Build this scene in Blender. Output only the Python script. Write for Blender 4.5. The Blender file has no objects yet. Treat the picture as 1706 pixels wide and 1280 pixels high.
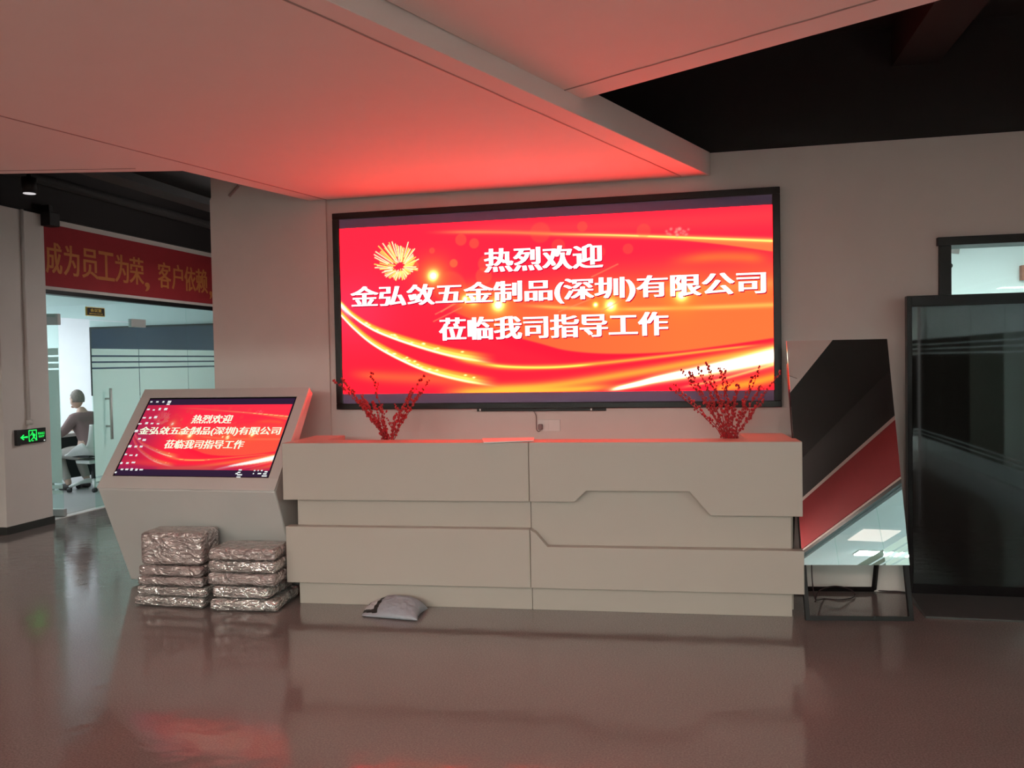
import bpy, bmesh, math, random
import numpy as np
from mathutils import Matrix, Vector, noise

SC = bpy.context.scene
COL = SC.collection
random.seed(7)

# ------------------------------------------------------------------ camera
F, PITCH, ROLL, YAW, EYE = 1390.0, -0.0274, -0.0183, -0.2195, 1.6
CX, CY = 853.0, 640.0
_fw = Vector((math.sin(YAW) * math.cos(PITCH), math.cos(YAW) * math.cos(PITCH), math.sin(PITCH)))
_r0 = Vector((math.cos(YAW), -math.sin(YAW), 0))
_u0 = _r0.cross(_fw)
_rt = math.cos(ROLL) * _r0 + math.sin(ROLL) * _u0
_up = -math.sin(ROLL) * _r0 + math.cos(ROLL) * _u0
EYEP = Vector((0, 0, EYE))
cam_data = bpy.data.cameras.new('camera')
cam_data.sensor_fit = 'HORIZONTAL'
cam_data.sensor_width = 36.0
cam_data.lens = 36.0 * F / 1706.0
cam_data.clip_start = 0.05
cam = bpy.data.objects.new('camera', cam_data)
COL.objects.link(cam)
cam.matrix_world = Matrix(((_rt.x, _up.x, -_fw.x, 0), (_rt.y, _up.y, -_fw.y, 0), (_rt.z, _up.z, -_fw.z, EYE), (0, 0, 0, 1)))
SC.camera = cam

# ------------------------------------------------------------------ world, exposure
world = bpy.data.worlds.new('world')
SC.world = world
world.use_nodes = True
world.node_tree.nodes['Background'].inputs[0].default_value = (0.05, 0.055, 0.06, 1)
world.node_tree.nodes['Background'].inputs[1].default_value = 0.2
SC.view_settings.view_transform = 'Standard'
SC.view_settings.look = 'None'
SC.view_settings.exposure = 0.34
SC.view_settings.gamma = 1.0
SC.view_settings.use_curve_mapping = False
SC.cycles.max_bounces = 10
SC.cycles.diffuse_bounces = 5
SC.cycles.glossy_bounces = 5
SC.cycles.transparent_max_bounces = 16
SC.cycles.caustics_reflective = False
SC.cycles.caustics_refractive = False
SC.cycles.sample_clamp_indirect = 4.0

HALL_FILL = 75.0      # added fill panels behind the camera that brighten the hall
REAR_LIGHT = 160.0      # panels of the room behind the camera
ROOM_LIGHT = 42.0       # panels of the glass-walled rooms round the hall
MEET_LIGHT = 9.5       # panels of the meeting room
LED_GAIN = 3.0         # how far the wall screen's brightest colours go over white


# ------------------------------------------------------------------ photo pixel -> point on a known plane
def ray(x, y):
    return (x - CX) * _rt - (y - CY) * _up + F * _fw

def at_y(x, y, Y):
    d = ray(x, y); return EYEP + d * (Y / d.y)

def at_x(x, y, X):
    d = ray(x, y); return EYEP + d * (X / d.x)

def at_z(x, y, Z):
    d = ray(x, y); return EYEP + d * ((Z - EYE) / d.z)

def at_plane(x, y, p, n):
    d = ray(x, y); return EYEP + d * ((Vector(p) - EYEP).dot(n) / d.dot(n))


# ------------------------------------------------------------------ materials
def s2l(c):
    return tuple(((v / 255) / 12.92 if v / 255 <= 0.04045 else ((v / 255 + 0.055) / 1.055) ** 2.4) for v in c)

def pbr(name, color, rough=0.5, metal=0.0, spec=0.5, coat=0.0, vary=0.06, vscale=6.0, bump=0.0, bscale=200.0, bdist=0.002, trans=0.0):
    m = bpy.data.materials.new(name); m.use_nodes = True
    nt = m.node_tree; N = nt.nodes; L = nt.links
    b = N['Principled BSDF']
    b.inputs['Roughness'].default_value = rough
    b.inputs['Metallic'].default_value = metal
    b.inputs['Specular IOR Level'].default_value = spec
    b.inputs['Coat Weight'].default_value = coat
    b.inputs['Coat Roughness'].default_value = 0.06
    tc = N.new('ShaderNodeTexCoord')
    no = N.new('ShaderNodeTexNoise'); no.inputs['Scale'].default_value = vscale; no.inputs['Detail'].default_value = 4
    L.new(tc.outputs['Object'], no.inputs['Vector'])
    mx = N.new('ShaderNodeMix'); mx.data_type = 'RGBA'
    mx.inputs[6].default_value = tuple(v * (1 - vary) for v in color) + (1,)
    mx.inputs[7].default_value = tuple(min(1, v * (1 + vary)) for v in color) + (1,)
    L.new(no.outputs['Fac'], mx.inputs[0])
    L.new(mx.outputs[2], b.inputs['Base Color'])
    if bump > 0:
        n2 = N.new('ShaderNodeTexNoise'); n2.inputs['Scale'].default_value = bscale; n2.inputs['Detail'].default_value = 3
        L.new(tc.outputs['Object'], n2.inputs['Vector'])
        bp = N.new('ShaderNodeBump'); bp.inputs['Strength'].default_value = bump; bp.inputs['Distance'].default_value = bdist
        L.new(n2.outputs['Fac'], bp.inputs['Height']); L.new(bp.outputs['Normal'], b.inputs['Normal'])
    return m

def emit(name, color, strength, attr=None):
    m = bpy.data.materials.new(name); m.use_nodes = True
    nt = m.node_tree; nt.nodes.clear()
    o = nt.nodes.new('ShaderNodeOutputMaterial'); e = nt.nodes.new('ShaderNodeEmission')
    e.inputs[0].default_value = tuple(color) + (1,); e.inputs[1].default_value = strength
    if attr:
        a = nt.nodes.new('ShaderNodeAttribute'); a.attribute_name = attr
        nt.links.new(a.outputs['Color'], e.inputs[0])
    nt.links.new(e.outputs[0], o.inputs[0])
    return m

def glass_mat(name, tint):
    m = bpy.data.materials.new(name); m.use_nodes = True
    nt = m.node_tree; nt.nodes.clear(); L = nt.links
    o = nt.nodes.new('ShaderNodeOutputMaterial'); mix = nt.nodes.new('ShaderNodeMixShader')
    t = nt.nodes.new('ShaderNodeBsdfTransparent'); t.inputs[0].default_value = tint + (1,)
    g = nt.nodes.new('ShaderNodeBsdfGlossy'); g.inputs['Roughness'].default_value = 0.01
    fr = nt.nodes.new('ShaderNodeFresnel'); fr.inputs[0].default_value = 1.45
    ge = nt.nodes.new('ShaderNodeNewGeometry'); sb = nt.nodes.new('ShaderNodeMath'); sb.operation = 'SUBTRACT'; sb.inputs[0].default_value = 1
    ml = nt.nodes.new('ShaderNodeMath'); ml.operation = 'MULTIPLY'
    L.new(ge.outputs['Backfacing'], sb.inputs[1]); L.new(sb.outputs[0], ml.inputs[0]); L.new(fr.outputs[0], ml.inputs[1])
    L.new(ml.outputs[0], mix.inputs[0]); L.new(t.outputs[0], mix.inputs[1]); L.new(g.outputs[0], mix.inputs[2])
    L.new(mix.outputs[0], o.inputs[0])
    return m

def film_mat(name, color, clear):
    m = bpy.data.materials.new(name); m.use_nodes = True
    nt = m.node_tree; nt.nodes.clear(); L = nt.links
    o = nt.nodes.new('ShaderNodeOutputMaterial')
    t = nt.nodes.new('ShaderNodeBsdfTransparent'); t.inputs[0].default_value = (0.85, 0.97, 0.93, 1)
    d = nt.nodes.new('ShaderNodeBsdfDiffuse'); d.inputs[0].default_value = color + (1,)
    tr = nt.nodes.new('ShaderNodeBsdfTranslucent'); tr.inputs[0].default_value = color + (1,)
    a = nt.nodes.new('ShaderNodeMixShader'); a.inputs[0].default_value = 0.55
    b = nt.nodes.new('ShaderNodeMixShader'); b.inputs[0].default_value = clear
    tc = nt.nodes.new('ShaderNodeTexCoord'); no = nt.nodes.new('ShaderNodeTexNoise'); no.inputs['Scale'].default_value = 400
    mr = nt.nodes.new('ShaderNodeMapRange'); mr.inputs[3].default_value = clear * 0.7; mr.inputs[4].default_value = clear * 1.3
    L.new(tc.outputs['Object'], no.inputs['Vector']); L.new(no.outputs['Fac'], mr.inputs[0]); L.new(mr.outputs[0], b.inputs[0])
    L.new(d.outputs[0], a.inputs[1]); L.new(tr.outputs[0], a.inputs[2])
    L.new(a.outputs[0], b.inputs[1]); L.new(t.outputs[0], b.inputs[2]); L.new(b.outputs[0], o.inputs[0])
    return m

def floor_mat():
    m = bpy.data.materials.new('grey_epoxy'); m.use_nodes = True
    nt = m.node_tree; N = nt.nodes; L = nt.links; b = N['Principled BSDF']
    tc = N.new('ShaderNodeTexCoord')
    n1 = N.new('ShaderNodeTexNoise'); n1.inputs['Scale'].default_value = 120; n1.inputs['Detail'].default_value = 2
    n2 = N.new('ShaderNodeTexNoise'); n2.inputs['Scale'].default_value = 1.3; n2.inputs['Detail'].default_value = 5
    for n in (n1, n2): L.new(tc.outputs['Object'], n.inputs['Vector'])
    r1 = N.new('ShaderNodeValToRGB')
    r1.color_ramp.elements[0].position = 0.35; r1.color_ramp.elements[0].color = (0.205, 0.168, 0.16, 1)
    r1.color_ramp.elements[1].position = 0.7; r1.color_ramp.elements[1].color = (0.305, 0.255, 0.243, 1)
    L.new(n1.outputs['Fac'], r1.inputs[0])
    mx = N.new('ShaderNodeMix'); mx.data_type = 'RGBA'; mx.blend_type = 'MULTIPLY'; mx.inputs[0].default_value = 0.25
    L.new(r1.outputs[0], mx.inputs[6]); L.new(n2.outputs['Fac'], mx.inputs[7]); L.new(mx.outputs[2], b.inputs['Base Color'])
    mr = N.new('ShaderNodeMapRange'); mr.inputs[3].default_value = 0.06; mr.inputs[4].default_value = 0.15
    L.new(n2.outputs['Fac'], mr.inputs[0]); L.new(mr.outputs[0], b.inputs['Roughness'])
    n3 = N.new('ShaderNodeTexNoise'); n3.inputs['Scale'].default_value = 9; n3.inputs['Detail'].default_value = 2
    L.new(tc.outputs['Object'], n3.inputs['Vector'])
    bp = N.new('ShaderNodeBump'); bp.inputs['Strength'].default_value = 0.16; bp.inputs['Distance'].default_value = 0.01
    L.new(n3.outputs['Fac'], bp.inputs['Height']); L.new(bp.outputs['Normal'], b.inputs['Normal'])
    b.inputs['Specular IOR Level'].default_value = 0.85
    return m

def wrap_mat(name, base, metal, rough, hi):
    m = bpy.data.materials.new(name); m.use_nodes = True
    nt = m.node_tree; N = nt.nodes; L = nt.links; b = N['Principled BSDF']
    tc = N.new('ShaderNodeTexCoord')
    w = N.new('ShaderNodeTexNoise'); w.inputs['Scale'].default_value = 9; w.inputs['Detail'].default_value = 3
    L.new(tc.outputs['Object'], w.inputs['Vector'])
    mp = N.new('ShaderNodeMapping'); mp.inputs['Scale'].default_value = (0.75, 1.0, 1.5); mp.inputs['Rotation'].default_value = (0.3, 0.5, 0.2)
    L.new(tc.outputs['Object'], mp.inputs['Vector'])
    sm = None
    for sc_, amp in ((9.0, 1.0), (24.0, 0.4)):          # ridged creases of crumpled film
        n = N.new('ShaderNodeTexNoise'); n.inputs['Scale'].default_value = sc_; n.inputs['Detail'].default_value = 1.5; n.inputs['Distortion'].default_value = 1.2
        L.new(mp.outputs[0], n.inputs['Vector'])
        s1 = N.new('ShaderNodeMath'); s1.operation = 'SUBTRACT'; s1.inputs[1].default_value = 0.5; L.new(n.outputs['Fac'], s1.inputs[0])
        s2 = N.new('ShaderNodeMath'); s2.operation = 'ABSOLUTE'; L.new(s1.outputs[0], s2.inputs[0])
        s3 = N.new('ShaderNodeMath'); s3.operation = 'MULTIPLY_ADD'; s3.inputs[1].default_value = -amp; L.new(s2.outputs[0], s3.inputs[0])
        s3.inputs[2].default_value = 0.0
        if sm is not None: L.new(sm.outputs[0], s3.inputs[2])
        sm = s3
    bp = N.new('ShaderNodeBump'); bp.inputs['Strength'].default_value = 1.0; bp.inputs['Distance'].default_value = 0.05
    L.new(sm.outputs[0], bp.inputs['Height']); L.new(bp.outputs['Normal'], b.inputs['Normal'])
    L.new(bp.outputs['Normal'], b.inputs['Coat Normal'])
    mx = N.new('ShaderNodeMix'); mx.data_type = 'RGBA'
    mx.inputs[6].default_value = base + (1,); mx.inputs[7].default_value = hi + (1,)
    L.new(w.outputs['Fac'], mx.inputs[0]); L.new(mx.outputs[2], b.inputs['Base Color'])
    b.inputs['Metallic'].default_value = metal; b.inputs['Roughness'].default_value = rough
    b.inputs['Coat Weight'].default_value = 0.6; b.inputs['Coat Roughness'].default_value = 0.08
    return m

M = dict(
    wall=pbr('white_wall_paint', (0.68, 0.61, 0.58), 0.75, vary=0.03, bump=0.08, bscale=300),
    ceil=pbr('white_panel_paint', (0.83, 0.74, 0.71), 0.7, vary=0.02),
    bead=pbr('panel_seam_trim', (0.36, 0.27, 0.25), 0.3),
    black=pbr('black_ceiling_paint', (0.008, 0.0045, 0.0045), 0.8, vary=0.2),
    blacksteel=pbr('black_powder_coat', (0.007, 0.0055, 0.006), 0.45, spec=0.3),
    dark=pbr('dark_baseboard', (0.03, 0.032, 0.03), 0.45),
    floor=floor_mat(),
    desk=pbr('cream_lacquer', (0.49, 0.42, 0.372), 0.38, vary=0.015),
    seam=pbr('joint_shadow_gap', (0.10, 0.085, 0.075), 0.8),
    bezel=pbr('black_screen_bezel', (0.009, 0.006, 0.006), 0.3, spec=0.25),
    ledoff=pbr('unlit_led_modules', (0.15, 0.115, 0.24), 0.55, bump=0.2, bscale=900),
    kiosk=pbr('silver_grey_metal_paint', (0.66, 0.63, 0.61), 0.28, metal=0.15, coat=0.4, vary=0.03),
    kioskdark=pbr('dark_base_plate', (0.06, 0.06, 0.06), 0.5),
    blackglass=pbr('black_glass', (0.006, 0.006, 0.006), 0.03, spec=0.55, vary=0.0),
    glass=glass_mat('clear_glass', (0.86, 0.96, 0.93)),
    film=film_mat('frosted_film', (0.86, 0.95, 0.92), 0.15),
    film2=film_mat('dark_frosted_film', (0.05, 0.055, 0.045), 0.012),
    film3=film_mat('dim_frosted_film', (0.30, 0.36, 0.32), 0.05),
    steel=pbr('brushed_steel', (0.55, 0.56, 0.55), 0.45, metal=0.5),
    red=pbr('red_banner_cloth', (0.30, 0.012, 0.018), 0.8, vary=0.1, bump=0.1, bscale=500),
    gold=pbr('dull_gold_lettering', (0.50, 0.16, 0.035), 0.7),
    goldink=pbr('gold_ink', (0.75, 0.52, 0.08), 0.4),
    berry=pbr('red_berry', (0.42, 0.012, 0.02), 0.35, vary=0.25, vscale=60),
    twig=pbr('red_twig', (0.30, 0.02, 0.022), 0.6, vary=0.2, vscale=40),
    vase=pbr('white_ceramic', (0.7, 0.68, 0.64), 0.25),
    paper=pbr('pale_paper', (0.8, 0.76, 0.74), 0.6),
    foil=wrap_mat('silver_foil_wrap', (0.66, 0.62, 0.60), 0.75, 0.17, (0.86, 0.83, 0.81)),
    wrap=wrap_mat('clear_wrapped_brown', (0.46, 0.38, 0.37), 0.55, 0.2, (0.66, 0.57, 0.55)),
    mailer=pbr('grey_poly_mailer', (0.36, 0.37, 0.42), 0.35, vary=0.08, vscale=30, bump=0.25, bscale=60, bdist=0.01),
    mailerblack=pbr('black_print', (0.015, 0.013, 0.014), 0.45),
    mailerwhite=pbr('white_print', (0.55, 0.52, 0.55), 0.45),
    panelframe=pbr('black_gloss_frame', (0.006, 0.0045, 0.005), 0.25, spec=0.15),
    mirror=pbr('mirror_glass', (0.92, 0.93, 0.92), 0.0, metal=1.0, vary=0.0),
    cord=pbr('dark_rubber_cord', (0.03, 0.012, 0.014), 0.5),
    plastic=pbr('white_plastic', (0.72, 0.70, 0.68), 0.35),
    plug=pbr('grey_plug', (0.22, 0.16, 0.16), 0.5),
    brown=pbr('brown_board', (0.36, 0.13, 0.085), 0.5),
    tag=pbr('grey_sticker', (0.36, 0.31, 0.31), 0.6),
    skin=pbr('skin', (0.62, 0.42, 0.33), 0.5),
    hair=pbr('greying_hair', (0.24, 0.21, 0.185), 0.7, vary=0.4, vscale=40),
    shirt=pbr('mauve_shirt', (0.25, 0.165, 0.16), 0.8, bump=0.3, bscale=30, bdist=0.01),
    trousers=pbr('pale_grey_trousers', (0.42, 0.39, 0.36), 0.8, bump=0.3, bscale=30, bdist=0.01),
    shoe=pbr('dark_shoe', (0.03, 0.022, 0.02), 0.5),
    chair=pbr('white_chair_plastic', (0.72, 0.74, 0.72), 0.35),
    mesh=pbr('dark_chair_mesh', (0.03, 0.032, 0.035), 0.7),
    meetwall=pbr('meeting_room_white', (0.78, 0.81, 0.83), 0.8, vary=0.02),
    meetfloor=pbr('meeting_room_floor', (0.42, 0.42, 0.42), 0.35),
    lamp=emit('room_light_diffuser', (0.92, 0.98, 1.0), ROOM_LIGHT),
    rearlamp=emit('rear_light_diffuser', (1.0, 0.95, 0.90), REAR_LIGHT),
    sidelamp=emit('side_light_diffuser', (0.94, 1.0, 0.98), 13.0),
    corrfill=emit('corridor_fill_diffuser', (1.0, 0.97, 0.93), 27.0),
    meetlamp=emit('meeting_light_diffuser', (0.90, 0.97, 1.0), MEET_LIGHT),
    hallfill=emit('hall_fill_diffuser', (1.0, 0.80, 0.70), HALL_FILL),
    can=emit('downlight_lens', (0.9, 0.85, 0.86), 0.6),
    exitgreen=emit('exit_green', (0.02, 1.0, 0.12), 1.0),
    indicator=emit('indicator_lamp', (0.9, 1.0, 0.9), 0.8),
    led=emit('led_picture', (1, 1, 1), 1.0, 'Col'),
    ledtext=emit('led_lettering', (1.0, 0.98, 0.97), 1.6),
    ledshade=emit('led_lettering_shadow', s2l((165, 10, 45)), 1.0),
    lcd=emit('lcd_picture', (1, 1, 1), 1.0, 'Col'),
    lcddark=emit('lcd_dark_border', s2l((44, 28, 50)), 1.0),
    lcdtext=emit('lcd_lettering', (0.78, 0.88, 0.66), 0.95),
    lcdicon=emit('lcd_icons', (0.72, 0.74, 0.74), 0.9),
)


# ------------------------------------------------------------------ mesh helpers
def tag(o, label=None, cat=None, group=None, kind=None):
    if label: o['label'] = label
    if cat: o['category'] = cat
    if group: o['group'] = group
    if kind: o['kind'] = kind
    return o

def link(name, mesh, mats, parent=None):
    o = bpy.data.objects.new(name, mesh)
    COL.objects.link(o)
    for m in (mats if isinstance(mats, (list, tuple)) else [mats]):
        mesh.materials.append(m)
    if parent is not None:
        o.parent = parent
        o.matrix_parent_inverse = world_of(parent).inverted()
    return o

def world_of(o):
    if o.parent is None:
        return o.matrix_basis.copy()
    return world_of(o.parent) @ o.matrix_parent_inverse @ o.matrix_basis

def fin(name, bm, mats, parent=None, smooth=False, bevel=0.0, seg=2):
    bmesh.ops.recalc_face_normals(bm, faces=bm.faces)
    me = bpy.data.meshes.new(name); bm.to_mesh(me); bm.free()
    if smooth:
        me.polygons.foreach_set('use_smooth', [True] * len(me.polygons))
    o = link(name, me, mats, parent)
    if bevel > 0:
        b = o.modifiers.new('bevel', 'BEVEL'); b.width = bevel; b.segments = seg; b.limit_method = 'ANGLE'; b.angle_limit = 0.6
    return o

def empty(name, loc, label=None, cat=None, group=None, kind=None, rotz=0.0):
    o = bpy.data.objects.new(name, None); COL.objects.link(o)
    o.empty_display_size = 0.1
    o.location = loc; o.rotation_euler = (0, 0, rotz)
    return tag(o, label, cat, group, kind)

def box(bm, x0, x1, y0, y1, z0, z1, mat=0, T=None):
    P = [(x, y, z) for z in (z0, z1) for y in (y0, y1) for x in (x0, x1)]
    vs = [bm.verts.new(T @ Vector(p) if T else p) for p in P]
    for f in ((0, 2, 3, 1), (4, 5, 7, 6), (0, 1, 5, 4), (2, 6, 7, 3), (0, 4, 6, 2), (1, 3, 7, 5)):
        bm.faces.new([vs[i] for i in f]).material_index = mat
    return vs

def prism(bm, poly, fn, mat=0):
    """poly: list of 2D points; fn(p, k) -> 3D point for the near (k=0) and far (k=1) cap."""
    a = [bm.verts.new(fn(p, 0)) for p in poly]; b = [bm.verts.new(fn(p, 1)) for p in poly]
    n = len(poly)
    bm.faces.new(a).material_index = mat; bm.faces.new(b[::-1]).material_index = mat
    for i in range(n):
        bm.faces.new((a[i], b[i], b[(i + 1) % n], a[(i + 1) % n])).material_index = mat

def tube(bm, pts, r, seg=8, mat=0, closed=False):
    pts = [Vector(p) for p in pts]
    rr = r if isinstance(r, (list, tuple)) else [r] * len(pts)
    rings = []
    n = len(pts)
    ref = None
    for i, p in enumerate(pts):
        if closed: t = pts[(i + 1) % n] - pts[i - 1]
        else: t = pts[min(i + 1, n - 1)] - pts[max(i - 1, 0)]
        t.normalize()
        if ref is None:
            ref = Vector((0, 0, 1)) if abs(t.z) < 0.9 else Vector((1, 0, 0))
        a = t.cross(ref).normalized(); b = t.cross(a).normalized(); ref = -b if b.dot(ref) < 0 else b
        a = t.cross(ref).normalized(); b = a.cross(t).normalized(); ref = b
        rings.append([bm.verts.new(p + rr[i] * (math.cos(k * 2 * math.pi / seg) * a + math.sin(k * 2 * math.pi / seg) * b)) for k in range(seg)])
    for i in range(n if closed else n - 1):
        A, B = rings[i], rings[(i + 1) % n]
        for k in range(seg):
            bm.faces.new((A[k], A[(k + 1) % seg], B[(k + 1) % seg], B[k])).material_index = mat
    if not closed:
        bm.faces.new(rings[0][::-1]).material_index = mat; bm.faces.new(rings[-1]).material_index = mat

def lathe(bm, prof, c, seg=24, mat=0):
    rings = [[bm.verts.new((c[0] + r * math.cos(k * 2 * math.pi / seg), c[1] + r * math.sin(k * 2 * math.pi / seg), c[2] + z)) for k in range(seg)] for r, z in prof]
    for A, B in zip(rings, rings[1:]):
        for k in range(seg):
            bm.faces.new((A[k], A[(k + 1) % seg], B[(k + 1) % seg], B[k])).material_index = mat
    bm.faces.new(rings[0][::-1]).material_index = mat; bm.faces.new(rings[-1]).material_index = mat

def ball(bm, c, r, sub=1, mat=0, sx=1, sy=1, sz=1):
    g = bmesh.ops.create_icosphere(bm, subdivisions=sub, radius=1.0)
    for v in g['verts']:
        v.co = Vector((c[0] + v.co.x * r * sx, c[1] + v.co.y * r * sy, c[2] + v.co.z * r * sz))
        for f in v.link_faces: f.material_index = mat

def bezier(p, n):
    p = [np.array(q, float) for q in p]
    out = []
    for i in range(len(p) - 1):
        a = p[max(i - 1, 0)]; b = p[i]; c = p[i + 1]; d = p[min(i + 2, len(p) - 1)]
        for t in np.linspace(0, 1, n, endpoint=(i == len(p) - 2)):
            out.append(0.5 * (2 * b + (c - a) * t + (2 * a - 5 * b + 4 * c - d) * t * t + (3 * b - a - 3 * c + d) * t ** 3))
    return [tuple(q) for q in out]

def glyphs(body, offset=0.0):
    """flat mesh data of a line of writing: (verts as 2D array, faces)"""
    cu = bpy.data.curves.new('writing', 'FONT'); cu.body = body; cu.offset = offset; cu.resolution_u = 4
    ob = bpy.data.objects.new('writing', cu); COL.objects.link(ob)
    dg = bpy.context.evaluated_depsgraph_get(); dg.update()
    me = bpy.data.meshes.new_from_object(ob.evaluated_get(dg))
    v = np.array([tuple(x.co)[:2] for x in me.vertices]); f = [tuple(p.vertices) for p in me.polygons]
    bpy.data.objects.remove(ob); bpy.data.curves.remove(cu); bpy.data.meshes.remove(me)
    return v, f

def lettering(name, body, fn, box2, mat, parent, offset=0.0, bold=0.0, copies=3, shift=(0, 0), out=(0, 0, 0)):
    """box2 = (a0, a1, b0, b1) in the plane's own axes; fn(a, b) -> 3D point"""
    v, f = glyphs(body, offset)
    lo, hi = v.min(0), v.max(0)
    a = box2[0] + (v[:, 0] - lo[0]) / (hi[0] - lo[0]) * (box2[1] - box2[0]) + shift[0]
    b = box2[2] + (v[:, 1] - lo[1]) / (hi[1] - lo[1]) * (box2[3] - box2[2]) + shift[1]
    V, Fc = [], []
    for k in range(copies if bold > 0 else 1):
        d = bold * (k / max(1, copies - 1) - 0.5) if bold > 0 else 0
        base = len(V)
        V += [tuple(Vector(fn(x + d, y)) + Vector(out) * k) for x, y in zip(a, b)]
        Fc += [tuple(i + base for i in q) for q in f]
    me = bpy.data.meshes.new(name); me.from_pydata(V, [], Fc); me.update()
    return link(name, me, mat, parent)


# ================================================================== SETTING
YW = 6.0           # wall that carries the screen
XG = -6.69         # glass wall of the meeting room
XR = 3.53          # glass wall on the right, seen in the mirror
YB = -3.2          # glass wall far behind the camera
ZC = 3.76          # black ceiling

def S(name, bm, m, label, cat, **k):
    return tag(fin(name, bm, m, None, **k), label, cat, None, 'structure')

bm = bmesh.new(); box(bm, -13, 8.2, -13, 15, -0.08, 0)
S('floor', bm, M['floor'], 'glossy grey epoxy floor of the whole hall', 'floor')
bm = bmesh.new(); box(bm, -13, 8.2, -13, 15, ZC, ZC + 0.1)
S('ceiling', bm, M['black'], 'black painted open ceiling above the pale hanging panels', 'ceiling')

# wall with the screen: white to 3.0 (right) / higher at the left end, black above, with a doorway at the right
D0 = at_y(1563, 397, YW); DX0 = D0.x; DZ = 2.36; DX1 = DX0 + 1.75
bm = bmesh.new()
WL = -3.763
box(bm, WL, DX0, YW, YW + 0.2, 0, 3.02)
box(bm, DX0, DX1, YW, YW + 0.2, DZ, 3.02)
box(bm, DX1, XR + 0.2, YW, YW + 0.2, 0, 3.02)
box(bm, WL, -2.2, YW, YW + 0.2, 3.02, 3.25)
S('wall_back', bm, M['wall'], 'white wall behind the big red screen and the reception desk', 'wall')
bm = bmesh.new(); box(bm, -2.2, XR + 0.2, YW + 0.005, YW + 0.2, 3.02, ZC)
box(bm, WL, -2.2, YW + 0.005, YW + 0.2, 3.25, ZC)
S('wall_back_upper', bm, M['black'], 'black painted strip of wall above the white wall, at the ceiling', 'wall')
# thin facing board at the left end with a cut corner
bm = bmesh.new()
ch = [(WL, 0), (-2.775, 0), (-2.775, 3.2), (-3.62, 3.2), (WL, 2.917)]
prism(bm, ch, lambda p, k: (p[0], YW - 0.02 + 0.02 * k, p[1]))
S('wall_left_facing', bm, M['wall'], 'white wall board left of the big screen with cut upper corner', 'wall')
bm = bmesh.new()
a = at_y(398, 309, YW - 0.021); b = at_y(382, 327, YW - 0.021)
tube(bm, [a, b], 0.012, 6)
S('trim_1', bm, M['bead'], 'short slanting groove at the top of the left wall board', 'trim')
# the wall round the corner, going back along the corridor, and the corridor's end
bm = bmesh.new(); box(bm, WL, WL + 0.15, YW + 0.2, 14, 0, ZC)
S('wall_corridor', bm, M['wall'], 'white corridor wall running back from the left wall end', 'wall')
bm = bmesh.new(); box(bm, XG, WL, 13.9, 14.1, 0, ZC)
S('wall_corridor_end', bm, M['wall'], 'white wall closing the corridor far behind', 'wall')

# square column left, with its dark baseboard
bm = bmesh.new(); box(bm, -7.25, -6.57, 6.80, 7.40, 0, 3.2)
S('pillar', bm, M['wall'], 'white square pillar at the left edge beside the meeting room', 'pillar', bevel=0.006)
bm = bmesh.new(); box(bm, -7.26, -6.56, 6.79, 7.41, 0, 0.075)
S('baseboard_pillar', bm, M['dark'], 'dark baseboard round the foot of the white pillar', 'baseboard')
bm = bmesh.new(); tube(bm, [(-6.555, 7.10, 1.10), (-6.555, 7.10, 3.2)], 0.016, 8); box(bm, -6.57, -6.53, 7.075, 7.125, 1.05, 1.10)
tag(fin('conduit', bm, M['wall'], None, True), 'thin white cable conduit running up the pillar above the exit sign', 'conduit')

# black bulkheads above the glass walls
bm = bmesh.new(); box(bm, XG - 0.9, XG + 0.06, YB, 13.9, 3.2, ZC - 0.001)
S('beam_left', bm, M['black'], 'black bulkhead above the meeting room banner', 'beam')
bm = bmesh.new(); box(bm, XR, XR + 0.8, YB, YW, 3.2, ZC - 0.001)
S('beam_right', bm, M['black'], 'black bulkhead above the right glass wall', 'beam')
bm = bmesh.new()
x0 = at_z(1530, 45, 3.5).x; x1 = at_z(1620, 35, 3.5).x
box(bm, x0, x1, 0.5, YW, 3.5, ZC - 0.001)
S('beam_ceiling', bm, M['black'], 'black beam under the ceiling at upper right', 'beam')
bm = bmesh.new(); tube(bm, [(-6.2, 0, 3.45), (-6.2, 13.8, 3.45)], 0.05, 10)
tag(fin('duct', bm, M['black'], None, True), 'black pipe under the ceiling along the left bulkhead', 'pipe')
bm = bmesh.new(); box(bm, -5.6, -5.35, 0, 13.8, 3.42, 3.5)
tag(fin('cable_tray', bm, M['blacksteel']), 'black cable tray under the ceiling at the left', 'cable tray')


def glass_wall(prefix, axis, pos, a0, a1, n, room, label_side, sgn):
    """sgn: direction from the hall into the room along the fixed axis"""
    def bxx(bm, u0, u1, d0, d1, z0, z1):
        lo, hi = sorted((pos + sgn * d0, pos + sgn * d1))
        if axis == 'x': box(bm, lo, hi, u0, u1, z0, z1)
        else: box(bm, u0, u1, lo, hi, z0, z1)
    bm = bmesh.new(); bxx(bm, a0, a1, 0.0, 0.12, 2.445, 3.2)
    S('wall_%s' % prefix, bm, M['wall'], 'white wall strip above the %s glass wall' % label_side, 'wall')
    bm = bmesh.new(); bxx(bm, a0, a1, -0.015, 0.10, 2.40, 2.445)
    S('trim_rail_%s' % prefix, bm, M['blacksteel'], 'black head rail on top of the %s glass wall' % label_side, 'trim')
    st = (a1 - a0) / n
    for i in range(n):
        u0 = a0 + i * st + 0.004; u1 = a0 + (i + 1) * st - 0.004
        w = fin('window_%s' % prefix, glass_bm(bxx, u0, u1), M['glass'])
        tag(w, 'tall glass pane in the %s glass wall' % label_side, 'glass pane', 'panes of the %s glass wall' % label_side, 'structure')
        film(bxx, u0, u1, w, 'film2' if axis == 'y' or u1 < -0.5 else 'film3' if u1 < 0.7 else 'film')

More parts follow.
